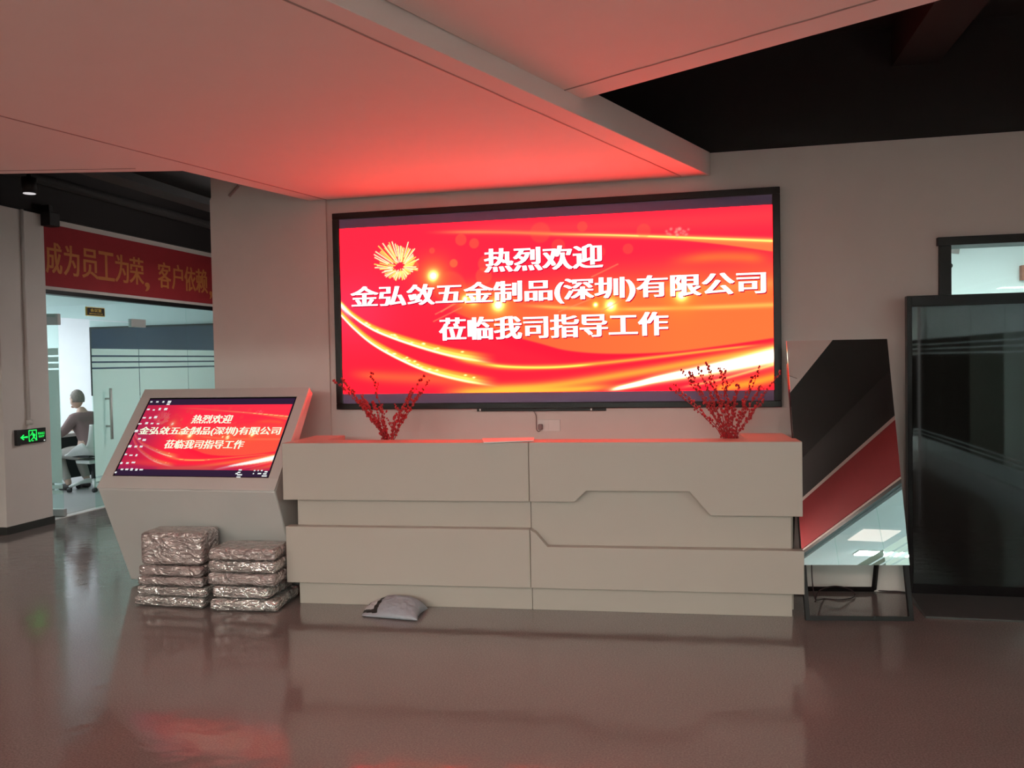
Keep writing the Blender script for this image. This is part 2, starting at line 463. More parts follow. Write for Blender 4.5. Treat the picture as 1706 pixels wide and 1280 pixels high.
def glass_bm(bxx, u0, u1, z0=0.01, z1=2.40):
    bm = bmesh.new(); bxx(bm, u0, u1, 0.03, 0.042, z0, z1); return bm

BANDS = [(0.37, 1.595), (1.615, 1.665), (1.685, 1.735), (1.755, 1.83), (0.31, 0.35), (0.25, 0.29)]
def film(bxx, u0, u1, parent, mat='film'):
    bm = bmesh.new()
    for z0, z1 in BANDS: bxx(bm, u0, u1, 0.026, 0.029, z0, z1)
    return fin('frosted_film', bm, M[mat], parent)

def lamp_panel(x, y, z, sx, sy, mat, label, group, frame=True):
    t = empty('ceiling_light', (x, y, z), label, 'ceiling light', group)
    bm = bmesh.new(); box(bm, x - sx / 2, x + sx / 2, y - sy / 2, y + sy / 2, z, z + 0.012); fin('diffuser', bm, M[mat], t)
    bm = bmesh.new()
    for a in (-1, 1):
        box(bm, x + a * sx / 2 - 0.015, x + a * sx / 2 + 0.015, y - sy / 2 - 0.015, y + sy / 2 + 0.015, z + 0.012, z + 0.05)
        box(bm, x - sx / 2 + 0.015, x + sx / 2 - 0.015, y + a * sy / 2 - 0.015, y + a * sy / 2 + 0.015, z + 0.012, z + 0.05)
    fin('frame', bm, M['plastic'], t)
    return t

# ---- meeting room (left, lit)
def room(name, x0, x1, y0, y1, zc, open_side, label):
    bm = bmesh.new()
    t = 0.1
    if open_side != 'x0': box(bm, x0 - t, x0, y0 - t, y1 + t, 0, zc + t)
    if open_side != 'x1': box(bm, x1, x1 + t, y0 - t, y1 + t, 0, zc + t)
    if open_side != 'y0': box(bm, x0, x1, y0 - t, y0, 0, zc + t)
    if open_side != 'y1': box(bm, x0, x1, y1, y1 + t, 0, zc + t)
    S('wall_' + name, bm, M['meetwall'], 'white walls of the ' + label, 'wall')
    bm = bmesh.new(); box(bm, x0, x1, y0, y1, zc, zc + t)
    S('ceiling_' + name, bm, M['meetwall'], 'white ceiling of the ' + label, 'ceiling')
    bm = bmesh.new(); box(bm, x0, x1, y0, y1, 0, 0.004)
    S('floor_' + name, bm, M['meetfloor'], 'pale grey floor of the ' + label, 'floor')

room('meeting_room', -12.5, XG - 0.13, 7.42, 11.55, 2.62, 'x1', 'lit meeting room at left')
for i, (x, y) in enumerate([(-9.6, 8.3), (-9.6, 9.6), (-11.4, 8.3), (-11.4, 9.6), (-11.4, 10.9)]):
    lamp_panel(x, y, 2.595, 1.2, 0.6, 'meetlamp', 'square light panel in the meeting room ceiling', 'meeting room ceiling lights')
# ---- meeting room front: header wall, rail, transom, doors, fixed panes
def gbox(bm, u0, u1, d0, d1, z0, z1):
    lo, hi = sorted((XG - d0, XG - d1)); box(bm, lo, hi, u0, u1, z0, z1)
bm = bmesh.new(); gbox(bm, 7.40, 13.9, 0, 0.12, 2.445, 3.2)
gbox(bm, 11.55, 13.9, 0, 0.12, 0, 2.445)
S('wall_left', bm, M['wall'], 'white wall strip above the meeting room glass, under the black ceiling', 'wall')
bm = bmesh.new(); gbox(bm, 7.40, 11.55, -0.015, 0.10, 2.40, 2.445)
S('trim_meeting_rail', bm, M['blacksteel'], 'black head rail above the meeting room glass', 'trim')
bm = bmesh.new(); gbox(bm, 7.42, 9.03, 0.03, 0.042, 2.16, 2.40)
tag(fin('window_1', bm, M['glass']), 'glass transom above the meeting room doors', 'glass pane', None, 'structure')
for i, (u0, u1, lb) in enumerate([(9.045, 10.04, 'fixed glass pane right of the meeting room door with frosted film and stripes'),
                                  (10.05, 11.54, 'fixed glass pane nearest the left wall end with frosted film and stripes')]):
    bm = bmesh.new(); gbox(bm, u0, u1, 0.03, 0.042, 0.01, 2.40)
    w = tag(fin('window_%d' % (i + 2), bm, M['glass']), lb, 'glass pane', None, 'structure')
    film(gbox, u0, u1, w)
# right leaf
d1 = empty('door_1', (XG - 0.036, 9.02, 0), 'closed glass meeting room door leaf with long steel handle', 'door', None, 'structure')
bm = bmesh.new(); gbox(bm, 8.22, 9.03, 0.03, 0.042, 0.01, 2.15); g = fin('pane', bm, M['glass'], d1)
film(gbox, 8.22, 9.03, g)
bm = bmesh.new()
tube(bm, [(XG + 0.045, 8.42, 0.78), (XG + 0.045, 8.42, 1.37)], 0.016, 10)
tube(bm, [(XG - 0.03, 8.42, 0.93), (XG + 0.045, 8.42, 0.93)], 0.011, 8); tube(bm, [(XG - 0.03, 8.42, 1.25), (XG + 0.045, 8.42, 1.25)], 0.011, 8)
fin('handle', bm, M['steel'], d1, True)
bm = bmesh.new(); gbox(bm, 8.90, 9.17, 0.012, 0.06, 2.10, 2.20); fin('patch_fitting', bm, M['steel'], d1, bevel=0.004)
bm = bmesh.new(); gbox(bm, 8.88, 9.03, 0.012, 0.06, 0.01, 0.09); fin('patch_fitting', bm, M['steel'], d1, bevel=0.004)
# left leaf, swung open into the room
d2 = empty('door_2', (XG - 0.036, 7.66, 0), 'open glass meeting room door leaf seen beside the pillar', 'door', None, 'structure')
ang = math.radians(8)
T2 = Matrix.Translation((XG - 0.03, 7.72, 0)) @ Matrix.Rotation(ang, 4, 'Z')
bm = bmesh.new(); box(bm, -0.80, 0.0, -0.006, 0.006, 0.02, 2.15, T=T2); g = fin('pane', bm, M['glass'], d2)
bm = bmesh.new()
for z0, z1 in BANDS: box(bm, -0.80, 0.0, -0.012, -0.0075, z0, z1, T=T2)
fin('frosted_film', bm, M['film'], g)
for z0, z1 in ((0.012, 0.09), (2.08, 2.2)):
    bm = bmesh.new(); box(bm, -0.2, 0.02, -0.025, 0.025, z0, z1, T=T2); fin('patch_fitting', bm, M['steel'], d2, bevel=0.004)
bm = bmesh.new(); gbox(bm, 7.42, 9.03, 0.0, 0.10, 0.0, 0.006)
S('trim_threshold', bm, M['plastic'], 'pale threshold strip at the meeting room door', 'trim')

# ---- right rooms and rooms behind the camera (seen in the mirror and the black glass; they light the hall)
room('right_room', XR + 0.13, 7.8, YB, 3.2, 2.62, 'x0', 'lit room right of the hall')
for i, (x, y) in enumerate([(5.2, 2.4), (5.2, 0.2), (5.2, -2.2), (6.8, 1.2), (6.8, -1.4)]):
    lamp_panel(x, y, 2.595, 1.2, 0.22, 'lamp', 'square light panel in the right room ceiling', 'right room ceiling lights')
glass_wall('right', 'x', XR, YB, 3.2, 5, None, 'right', 1)
bm = bmesh.new(); box(bm, XR, XR + 0.13, 3.2, YW, 0, 3.2)
S('wall_right_solid', bm, M['wall'], 'white solid wall at the far right, beside the screen wall', 'wall')
room('back_room', XG, XR, -6.6, YB - 0.13, 2.62, 'y1', 'lit room behind the camera')
for i, x in enumerate([-5.4, -2.9, -0.4, 2.1]):
    lamp_panel(x, -6.1, 2.595, 1.2, 0.6, 'rearlamp', 'square light panel in the rear room ceiling', 'rear room ceiling lights')
glass_wall('rear', 'y', YB, XG, XR, 9, None, 'rear', -1)
bm = bmesh.new(); box(bm, XG, XR, YB - 0.12, YB, 3.2, ZC)
S('wall_rear_upper', bm, M['black'], 'black wall above the rear glass wall', 'wall')
bm = bmesh.new(); box(bm, XG - 0.13, XG, YB, 6.8, 0, 3.2)
S('wall_left_solid', bm, M['wall'], 'white solid wall along the left of the hall', 'wall')
# unseen fill panels added behind the camera to brighten desk and walls
for i, (x, y) in enumerate([(-5.4, -2.4), (-2.9, -2.4), (-0.4, -2.4), (2.1, -2.4)]):
    lamp_panel(x, y, 2.95, 0.6, 0.6, 'hallfill', 'added square fill panel under the black hall ceiling, out of view', 'added hall fill panels')

lamp_panel(-4.5, 9.2, 2.95, 0.6, 0.6, 'corrfill', 'added square fill panel hidden in the corridor behind the left wall end', None)  # out-of-view panel added to lift the pillar and banner

# ---- doorway at right and the lit space behind it
bm = bmesh.new(); fw = 0.055
box(bm, DX0, DX0 + fw + 0.02, YW - 0.02, YW + 0.2, 0, DZ - 0.055)
box(bm, DX1 - fw, DX1, YW - 0.02, YW + 0.2, 0, DZ - 0.055)
box(bm, DX0 - 0.012, DX1 + 0.012, YW - 0.035, YW + 0.2, DZ - 0.055, DZ)
d3 = tag(fin('door_3', bm, M['blacksteel'], None, bevel=0.003), 'black framed glass doorway at far right, partly behind the black panel', 'door', None, 'structure')
bm = bmesh.new(); box(bm, DX0 + 0.075, DX1 - fw, YW + 0.09, YW + 0.1, 0.01, DZ - 0.055)
fin('pane', bm, M['glass'], d3)
room('side_room', DX0 - 0.8, DX1 + 0.8, YW + 0.2, YW + 2.2, 2.62, 'y0', 'bright side room behind the right doorway')
bm = bmesh.new()
for xx in (DX0 + 0.25, DX0 + 1.5):
    lamp_panel(xx, YW + 0.75, 2.595, 1.0, 0.6, 'sidelamp', 'light panel in the side room ceiling', 'side room ceiling lights')
YS = YW + 2.19
p = at_y(1590, 414, YS)
bm = bmesh.new(); box(bm, p.x - 0.045, p.x + 0.045, YS, YS + 0.008, p.z - 0.045, p.z + 0.05, T=Matrix.Translation(p) @ Matrix.Rotation(0.15, 4, 'Y') @ Matrix.Translation(-p))
tag(fin('sticker', bm, M['tag']), 'small grey square sticker on the bright wall seen through the right doorway', 'sticker')
p = at_y(1582.5, 443, YS)
bm = bmesh.new(); lathe(bm, [(0.0, 0), (0.022, 0.002), (0.022, 0.012), (0.0, 0.014)], (0, 0, 0), 12)
bmesh.ops.transform(bm, matrix=Matrix.Translation((p.x, YS, p.z)) @ Matrix.Rotation(math.pi / 2, 4, 'X'), verts=bm.verts)
tag(fin('wall_hook', bm, M['mailerblack']), 'small round black dot on the wall below the grey sticker', 'hook')
p = at_y(1699, 443, YS); q = at_y(1697, 467.5, YS)
bm = bmesh.new(); box(bm, p.x, p.x + 0.4, YS - 0.05, YS + 0.008, q.z, p.z)
tag(fin('notice_board', bm, M['brown']), 'brown board on the bright wall at the photo right edge', 'board')

# ---- hanging pale panels
Z1 = 2.86
P1 = [(0.099, 5.98), (-1.24, 2.715), (-2.93, -1.5), (-6.2, -1.5), (-6.0, 4.17), (-4.353, 4.548), (-3.216, 4.811), (-2.90, 5.96)]
bm = bmesh.new(); prism(bm, P1, lambda p, k: (p[0], p[1], Z1 + 0.16 * k))
cp = tag(fin('ceiling_panel', bm, M['ceil'], None, bevel=0.003), 'large pale hanging ceiling panel at upper left, above the big screen', 'ceiling panel', None, 'structure')
Z2 = 2.955
P2 = [(-0.577, 4.36), (0.94, 3.52), (1.12, 3.42), (1.6, 3.63), (1.9, 3.66), (1.9, -1.5), (-2.90, -1.5), (-1.225, 2.715)]
bm = bmesh.new(); prism(bm, P2, lambda p, k: (p[0], p[1], Z2 + 0.1 * k))
cp2 = tag(fin('ceiling_panel', bm, M['ceil'], None, bevel=0.003), 'higher pale hanging ceiling panel at upper right, pointed toward the wall', 'ceiling panel', None, 'structure')
def bead(parent, a, b, z, wob):
    bm = bmesh.new(); n = 60; pts = []
    for i in range(n):
        t = i / (n - 1)
        w = wob * noise.noise(Vector((t * 25, a[0], 0)))
        dx, dy = b[1] - a[1], -(b[0] - a[0]); l = math.hypot(dx, dy)
        pts.append((a[0] + (b[0] - a[0]) * t + dx / l * w, a[1] + (b[1] - a[1]) * t + dy / l * w, z))
    tube(bm, pts, 0.0055, 6); fin('seam_trim', bm, M['bead'], parent, True)
bead(cp, (-2.97, -1.4), (-0.10, 5.93), Z1 + 0.001, 0.006)
bead(cp, (-4.55, -1.4), (-2.755, 5.96), Z1 + 0.001, 0.003)
bead(cp, (-5.9, 4.10), (-3.45, 4.665), Z1 + 0.002, 0.0)
bead(cp2, (-0.643, 4.19), (1.85, 2.81), Z2 + 0.001, 0.005)

# ---- downlight cans under the left part of the black ceiling
p = at_z(49, 323, 3.15)
t = empty('downlight', (p.x, p.y, 3.15), 'round ceiling downlight glowing dimly in the dark upper left', 'ceiling light')
bm = bmesh.new(); lathe(bm, [(0.06, 0.004), (0.06, 0.14), (0.02, 0.15), (0.012, 0.61)], (p.x, p.y, 3.15), 20); fin('can', bm, M['blacksteel'], t, True)
bm = bmesh.new(); lathe(bm, [(0.05, 0.0), (0.05, 0.006)], (p.x, p.y, 3.15), 20); fin('lens', bm, M['can'], t)
bm = bmesh.new(); box(bm, -6.58, -6.46, 7.36, 7.50, 3.08, 3.22); box(bm, -6.6, -6.5, 7.4, 7.46, 3.19, 3.3)
tag(fin('junction_box', bm, M['blacksteel'], None, bevel=0.006), 'small black box fixed where pillar top meets the banner', 'box')


# ================================================================== SCREEN PICTURE
def paint(W, H, px2uv, gain, lcd=False):
    """the festive red picture, as an H x W array of linear colours; v runs upward"""
    u, v = np.meshgrid((np.arange(W) + 0.5) / W, (np.arange(H) + 0.5) / H)
    A = 2.52
    X = u * A
    C3 = np.zeros((H, W, 3)); C3[:] = (255, 38, 62)
    def mix(c, k):
        k = np.clip(k, 0, 1)[..., None]
        C3[:] = C3 * (1 - k) + np.array(c, float) * k
    def cv(pts):
        return [px2uv(*p) for p in pts]
    def curve(pts, n=40):
        b = bezier([(a, b) for a, b in cv(pts)], n); return np.array(b)
    def y_of(c):
        return np.interp(u, c[:, 0], c[:, 1])
    def sm(x, a, b):
        t = np.clip((x - a) / (b - a), 0, 1); return t * t * (3 - 2 * t)
    rng = np.random.RandomState(3)
    mix((255, 30, 50), sm(v, 0.75, 0.1) * 0.6)
    # dull purple at the left middle
    mix((180, 52, 84), np.exp(-((u - 0.03) / 0.10) ** 2 - ((v - 0.50) / 0.20) ** 2) * 0.8)
    # orange field
    edge = curve([(735, 512), (800, 540), (850, 560), (900, 574), (948, 586), (1020, 591), (1116, 588), (1200, 578), (1288, 565)])
    low = y_of(edge); x0 = edge[0, 0]
    up = np.interp(u, [x0, 0.45, 0.6, 0.8, 1.0], [edge[0, 1] + 0.02, 0.62, 0.66, 0.68, 0.70])
    inside = sm(v - low, 0.0, 0.012) * (1 - sm(v - up, -0.18, 0.12)) * sm(u, x0, x0 + 0.05)
    mix((255, 108, 56), inside * np.interp(u, [x0, 0.5, 0.8, 1], [0.55, 0.85, 1.0, 1.0]))
    mix((235, 22, 52), (1 - sm(v - low, -0.002, 0.003)) * sm(v - low, -0.10, -0.02) * sm(u, x0, x0 + .1) * 0.55)
    def line(pts, w0, w1, col, amp, soft=1.0, lo=0.0, hi=1.0, fade=0.1):
        c = curve(pts); y = y_of(c)
        w = np.interp(u, [c[0, 0], c[-1, 0]], [w0, w1])
        k = np.exp(-(np.abs(v - y) / w) ** (2 * soft)) * sm(u, c[0, 0] - 1e-4, c[0, 0] + fade * lo + 1e-4) * (1 - sm(u, c[-1, 0] - fade * hi - 1e-4, c[-1, 0] + 1e-4))
        mix(col, k * amp)
        return y, w
    # upper golden streaks
    wed = curve([(1000, 392), (1100, 398), (1200, 408), (1288, 420)]); wy = y_of(wed)
    top = curve([(740, 388), (950, 391), (1100, 395), (1288, 401)]); ty = y_of(top)
    mix((255, 120, 66), sm(u, 0.6, 0.8) * sm(v - wy, -0.004, 0.006) * (1 - sm(v - ty, -0.004, 0.006)) * 0.9)
    line([(700, 388), (820, 387), (950, 391), (1100, 395), (1288, 401)], 0.010, 0.014, (255, 150, 80), 0.9, lo=1.5, hi=0)
    line([(900, 390), (1050, 393), (1288, 402)], 0.004, 0.005, (255, 215, 130), 0.85, lo=1.5, hi=0)
    line([(700, 384), (900, 381), (1100, 372), (1288, 360)], 0.03, 0.06, (255, 70, 70), 0.5, lo=2, hi=0)
    line([(1100, 437), (1200, 428), (1288, 432)], 0.03, 0.03, (255, 130, 50), 0.6, lo=1, hi=0.5)
    line([(850, 508), (1000, 515), (1150, 513), (1288, 508)], 0.010, 0.014, (255, 165, 85), 0.8, lo=1, hi=0)
    line([(1000, 480), (1150, 482), (1288, 472)], 0.02, 0.03, (255, 150, 80), 0.45, lo=1, hi=0)
    # bottom golden bands
    line([(570, 622), (650, 628), (740, 632), (840, 640)], 0.03, 0.045, (255, 96, 56), 0.8, lo=0.8, hi=1)
    line([(760, 650), (900, 644), (1050, 622), (1160, 603), (1289, 580)], 0.03, 0.026, (255, 140, 58), 1.0, lo=1.2, hi=0)
    line([(720, 655), (840, 652), (960, 648), (1060, 640)], 0.035, 0.02, (255, 165, 60), 0.9, lo=1, hi=1.2)
    line([(740, 592), (830, 610), (920, 611), (1000, 605), (1100, 594), (1200, 582), (1288, 572)], 0.018, 0.006, (255, 150, 62), 0.95, lo=0.6, hi=0.8)
    line([(800, 606), (850, 611), (920, 612), (1000, 606)], 0.007, 0.005, (255, 205, 105), 0.8, lo=0.5, hi=0.5)
    line([(1180, 650), (1240, 640), (1290, 628)], 0.03, 0.03, (255, 150, 48), 0.9, lo=0.3, hi=0)
    line([(1120, 648), (1200, 632), (1290, 607)], 0.008, 0.008, (255, 190, 110), 0.7, lo=0.6, hi=0)
    # white beam, lower right
    line([(1000, 652), (1060, 640), (1100, 631), (1200, 613), (1289, 594)], 0.012, 0.050, (255, 205, 130), 1.0, 1.2, lo=0.5, hi=0)
    line([(1010, 651), (1060, 640), (1100, 630.5), (1200, 611), (1289, 592)], 0.006, 0.038, (255, 255, 248), 1.0, 1.6, lo=0.4, hi=0)
    # comet trails, lower left
    def comet(pts, w0, w1):
        c = curve(pts); y = y_of(c); t = np.clip((u - c[0, 0]) / (c[-1, 0] - c[0, 0]), 0, 1)
        on = (u >= c[0, 0]) & (u <= c[-1, 0])
        w = w0 + (w1 - w0) * t
        d = (v - y) / w
        fade = 1 - sm(t, 0.78, 1.0)
        stripe = 0.75 + 0.25 * np.sin(d * 14 + 3 * t)
        mix((255, 135, 50), on * fade * sm(d, -0.25, 0.0) * (1 - sm(d, 0.75, 1.15)) * 0.95)
        mix((255, 205, 110), on * fade * sm(d, -0.1, 0.02) * (1 - sm(d, 0.35, 0.9)) * stripe * 0.7)
        mix((255, 255, 240), on * fade * np.exp(-((d - 0.05) / 0.16) ** 2) * (1 - 0.55 * t))
        for i in range(14):
            tt = rng.uniform(0.15, 0.85); a = c[0, 0] + tt * (c[-1, 0] - c[0, 0]); b = np.interp(a, c[:, 0], c[:, 1]) + (w0 + (w1 - w0) * tt) * rng.uniform(0.2, 0.8)
            mix((255, 250, 190), np.exp(-((u - a) / 0.0035) ** 2 - ((v - b) / 0.004) ** 2) * 0.9)
    comet([(567, 507), (585, 525), (610, 543), (640, 558), (700, 579), (760, 595), (832, 607)], 0.028, 0.060)
    comet([(567, 524), (590, 548), (620, 573), (660, 596), (710, 618), (770, 634), (836, 645)], 0.034, 0.056)
    line([(567, 508), (580, 521), (592, 534)], 0.02, 0.018, (255, 250, 235), 0.8, hi=0.3)
    # glints
    def spot(px, py, r, col, amp, sy=1.0):
        a, b = px2uv(px, py)
        mix(col, np.exp(-(((u - a) * A) ** 2 + ((v - b) / sy) ** 2) / r ** 2) * amp)
    for px, py, r in ((722, 460, 0.055), (830, 508, 0.06), (788, 500, 0.045), (1017, 509, 0.05), (1135, 492, 0.05), (992, 508, 0.02), (775, 498, 0.03)):
        spot(px, py, r * 1.9, (255, 130, 50), 0.75); spot(px, py, r * 0.75, (255, 225, 120), 0.95); spot(px, py, r * 0.4, (255, 255, 235), 1.0)
    def disc(px, py, r, col, amp):
        a, b = px2uv(px, py)
        d = np.sqrt(((u - a) * A) ** 2 + (v - b) ** 2)
        mix(col, (1 - sm(d, r * 0.85, r * 1.1)) * amp)
    for px, py, r, a in ((756, 439, 0.025, .7), (790, 406, 0.03, .45), (768, 400, 0.035, .4), (720, 418, 0.018, .4), (810, 440, 0.05, .35), (750, 480, 0.10, .3), (806, 460, 0.05, .35),
                         (690, 443, 0.03, .6), (900, 388, 0.06, .25), (930, 410, 0.04, .3), (1000, 420, 0.03, .25), (1046, 415, 0.03, .3), (1072, 385, 0.04, .25), (970, 378, 0.03, .3)):
        disc(px, py, r, (255, 108, 62), a)
    # thin slanting rays
    def seg(p, q, w, col, amp):
        a = np.array(px2uv(*p)) * (A, 1); b = np.array(px2uv(*q)) * (A, 1); d = b - a; l = np.hypot(*d); d /= l
        s = (X - a[0]) * d[0] + (v - a[1]) * d[1]; n = (X - a[0]) * d[1] - (v - a[1]) * d[0]
        mix(col, (s > 0) * (s < l) * np.exp(-(n / w) ** 2) * amp)
    for p, q in (((722, 536), (770, 512)), ((725, 524), (765, 503)), ((735, 520), (758, 505)), ((930, 520), (985, 498)), ((1000, 520), (1035, 500)), ((985, 462), (1030, 440))):
        seg(p, q, 0.004, (255, 130, 90), 0.7)
    # fireworks
    r2 = np.random.RandomState(11)
    cx, cy = 668, 445
    for i in range(74):
        an = i / 74 * 2 * math.pi + r2.uniform(-0.04, 0.04)
        ca, sa = math.cos(an), math.sin(an)
        R = 26 + 14 * max(0, -ca) + 9 * max(0, -sa) + r2.uniform(-6, 5)
        if sa > 0.3: R *= 0.78
        r0 = R * r2.uniform(0.18, 0.5)
        bend = 3.5
        col = (255, 225, 190) if r2.rand() < 0.55 else (255, 205, 110)
        p0 = (cx + ca * r0, cy + sa * r0); p1 = (cx + ca * R, cy + sa * R - bend * (R / 34) ** 2)
        seg(p0, p1, 0.0042, (170, 40, 40), 0.35)
        seg(p0, p1, 0.0032, col, 0.95)
    for i in range(26):
        an = r2.uniform(0, 2 * math.pi); R = r2.uniform(3, 16)
        spot(1130 + math.cos(an) * R * 1.3, 388 + math.sin(an) * R * 0.6, 0.007, (255, 130, 120), 0.7)
    if lcd:
        mix((130, 28, 70), (1 - sm(u, 0.0, 0.38)) * 0.62)
        mix((175, 28, 60), sm(v, 0.55, 1.0) * 0.25 * (1 - sm(u, 0.3, 0.9)))
        mix((120, 30, 80), (1 - sm(v, 0.0, 0.12)) * 0.6)
        mix((215, 34, 62), 0.42 * (C3[..., 1] > 45) * (C3[..., 1] < 180) * np.ones_like(u))
        C3[:] = C3 * 0.95 + 3
    c = np.clip(C3, 0, 255) / 255
    lin = np.where(c <= 0.04045, c / 12.92, ((c + 0.055) / 1.055) ** 2.4)
    return lin * (1 + gain * lin ** 2)

def picture(name, W, H, fn, colors, mat, parent):
    uu = np.linspace(0, 1, W + 1); vv = np.linspace(0, 1, H + 1)
    V = [tuple(fn(a, b)) for b in vv for a in uu]
    n = W + 1
    i, j = np.meshgrid(np.arange(W), np.arange(H)); base = (j * n + i).ravel()
    faces = np.stack([base, base + 1, base + n + 1, base + n], 1)
    me = bpy.data.meshes.new(name); me.from_pydata(V, [], faces.tolist()); me.update()
    at = me.attributes.new('Col', 'FLOAT_COLOR', 'POINT')
    cc = np.ones((H + 1, W + 1, 4)); cc[..., :3] = colors
    at.data.foreach_set('color', cc.reshape(-1).astype(np.float32))
    return link(name, me, mat, parent)


# ================================================================== BIG SCREEN
YF = 5.94
sx0, sx1, sz0, sz1 = -2.707, 0.556, 1.253, 2.749
ix0, ix1, iz0, iz1 = -2.651, 0.508, 1.372, 2.630
scr = empty('wall_screen', (-1.07, YW, sz0), 'wide wall-mounted screen showing a red welcome message in white writing', 'screen')
bm = bmesh.new()
bw = 0.052
for b in ((sx0, sx1, sz1 - 0.048, sz1), (sx0, sx1, sz0, sz0 + 0.045), (sx0, sx0 + bw, sz0 + 0.045, sz1 - 0.048), (sx1 - 0.05, sx1, sz0 + 0.045, sz1 - 0.048)):
    box(bm, b[0], b[1], YF, YW - 0.002, b[2], b[3])
fin('bezel', bm, M['bezel'], scr, bevel=0.004)
bm = bmesh.new(); box(bm, sx0 + bw, sx1 - 0.05, YF + 0.012, YW - 0.002, sz0 + 0.045, sz1 - 0.048)
tag(fin('panel', bm, M['ledoff'], scr), 'dull violet unlit strips above and below the picture')
def uvled(px, py):
    p = at_y(px, py, YF + 0.008); return ((p.x - ix0) / (ix1 - ix0), (p.z - iz0) / (iz1 - iz0))
cols = paint(721, 289, uvled, LED_GAIN)
pic = picture('picture', 720, 288, lambda a, b: (ix0 + a * (ix1 - ix0), YF + 0.008, iz0 + b * (iz1 - iz0)), cols, M['led'], scr)
LINES = [('热烈欢迎', (-1.512, -0.655, 2.252, 2.424)), ('金弘敛五金制品(深圳)有限公司', (-2.565, 0.452, 2.008, 2.186)), ('莅临我司指导工作', (-1.868, -0.206, 1.762, 1.930))]
for body, bx in LINES:
    lettering('lettering_shadow', body, lambda a, b: (a, YF + 0.006, b), bx, M['ledshade'], scr, 0.004, 0.012, 3, (0.008, -0.008))
    lettering('lettering', body, lambda a, b: (a, YF + 0.004, b), bx, M['ledtext'], scr, 0.003, 0.016, 4)
# cable tray strip hanging below the screen
bm = bmesh.new(); p = at_y(795, 686, 5.97); q = at_y(1009, 683, 5.97)
box(bm, p.x, q.x, 5.965, YW - 0.001, 1.232, 1.252)
tag(fin('mounting_strip', bm, M['blacksteel'], scr), 'black strip under the bezel')
for px in (800, 985):
    p = at_y(px, 683, 5.96); bm = bmesh.new(); box(bm, p.x - 0.005, p.x + 0.005, 5.955, 5.965, 1.236, 1.258); fin('clip', bm, M['plastic'], scr)

# sockets and cable on the wall under the screen
t = empty('wall_socket', (-1.15, YW, 1.1), 'white wall socket with grey plug under the middle of the big screen', 'socket')
p = at_y(905, 709, YW); bm = bmesh.new(); box(bm, p.x - 0.043, p.x + 0.043, YW - 0.009, YW - 0.0005, p.z - 0.043, p.z + 0.043); fin('plate', bm, M['plastic'], t, bevel=0.003)
p = at_y(901.5, 711, YW); bm = bmesh.new(); box(bm, p.x - 0.016, p.x + 0.016, YW - 0.045, YW - 0.0095, p.z - 0.02, p.z + 0.02); fin('plug', bm, M['plug'], t, bevel=0.006)
bm = bmesh.new()
tube(bm, bezier([tuple(at_y(889, 685, 5.985)), tuple(at_y(893, 693, 5.985)), tuple(at_y(893.5, 706, 5.985)), tuple(at_y(894, 716, 5.975)), tuple(at_y(898, 719, 5.965)), tuple(at_y(902, 714, 5.965))], 6), 0.0035, 6)
fin('plug_cord', bm, M['plug'], t, True)
p = at_y(924, 709, YW); bm = bmesh.new(); box(bm, p.x - 0.043, p.x + 0.043, YW - 0.009, YW - 0.0005, p.z - 0.043, p.z + 0.043)
tag(fin('wall_socket', bm, M['plastic'], None, bevel=0.003), 'empty white wall socket just right of the plugged one', 'socket')
bm = bmesh.new(); p = at_y(1011, 700, YW); box(bm, p.x, DX0 - 0.3, YW - 0.012, YW - 0.0005, 0.0, 1.25)
S('trim_2', bm, M['wall'], 'white facing board on the wall under the screen, right of the sockets', 'trim')


# ================================================================== RECEPTION DESK
DA = at_z(500, 1005, 0); DB = at_z(1320, 1028, 0)
yaw = math.atan2(DB.y - DA.y, DB.x - DA.x); DL = (DB - DA).length
TD = Matrix.Translation(DA) @ Matrix.Rotation(yaw, 4, 'Z')
ux = Vector((math.cos(yaw), math.sin(yaw), 0)); uy = Vector((-math.sin(yaw), math.cos(yaw), 0))
OV = 0.07; HD = 1.085
def dpx(x, y, off):
    """photo point on the desk's front plane OFF in front of the plinth -> local (a, z)"""
    p = at_plane(x, y, DA - uy * off, uy); return ((p - DA).dot(ux), p.z)
desk = empty('reception_desk', DA, 'long cream white reception desk with stepped front panels below the screen', 'desk', rotz=0)
A0 = -0.07; A1 = DL + 0.055
am = dpx(883, 900, OV)[0]
def dprism(name, poly, y0, y1, mat='desk', bevel=0.004):
    bm = bmesh.new(); prism(bm, poly, lambda p, k: TD @ Vector((p[0], y0 if k == 0 else y1, p[1])))
    return fin(name, bm, M[mat], desk, bevel=bevel)
def dbox(name, x0, x1, y0, y1, z0, z1, mat='desk', bevel=0.004):
    bm = bmesh.new(); box(bm, x0, x1, y0, y1, z0, z1, T=TD); return fin(name, bm, M[mat], desk, bevel=bevel)
zU = dpx(480, 833.5, OV)[1]; zUm = dpx(881, 836, OV)[1]; zu = (zU + zUm) / 2
c8 = lambda x, y: dpx(870 + x / 3.554, 690 + y / 3.554, OV)
cut = [c8(310, 525), c8(378, 455), c8(990, 462), c8(1115, 599), c8(1650, 609)]
zc = cut[0][1]
g = 0.0015
dprism('upper_panel', [(A0, zu), (am - g, zu), (am - g, HD), (A0, HD)], -OV, 0.0)
dprism('upper_panel', [(am + g, zu), (cut[0][0], zu), (cut[1][0], (cut[1][1] + cut[2][1]) / 2), (cut[2][0], (cut[1][1] + cut[2][1]) / 2), (cut[3][0], cut[4][1]), (A1, cut[4][1]), (A1, HD), (am + g, HD)], -OV, 0.0)
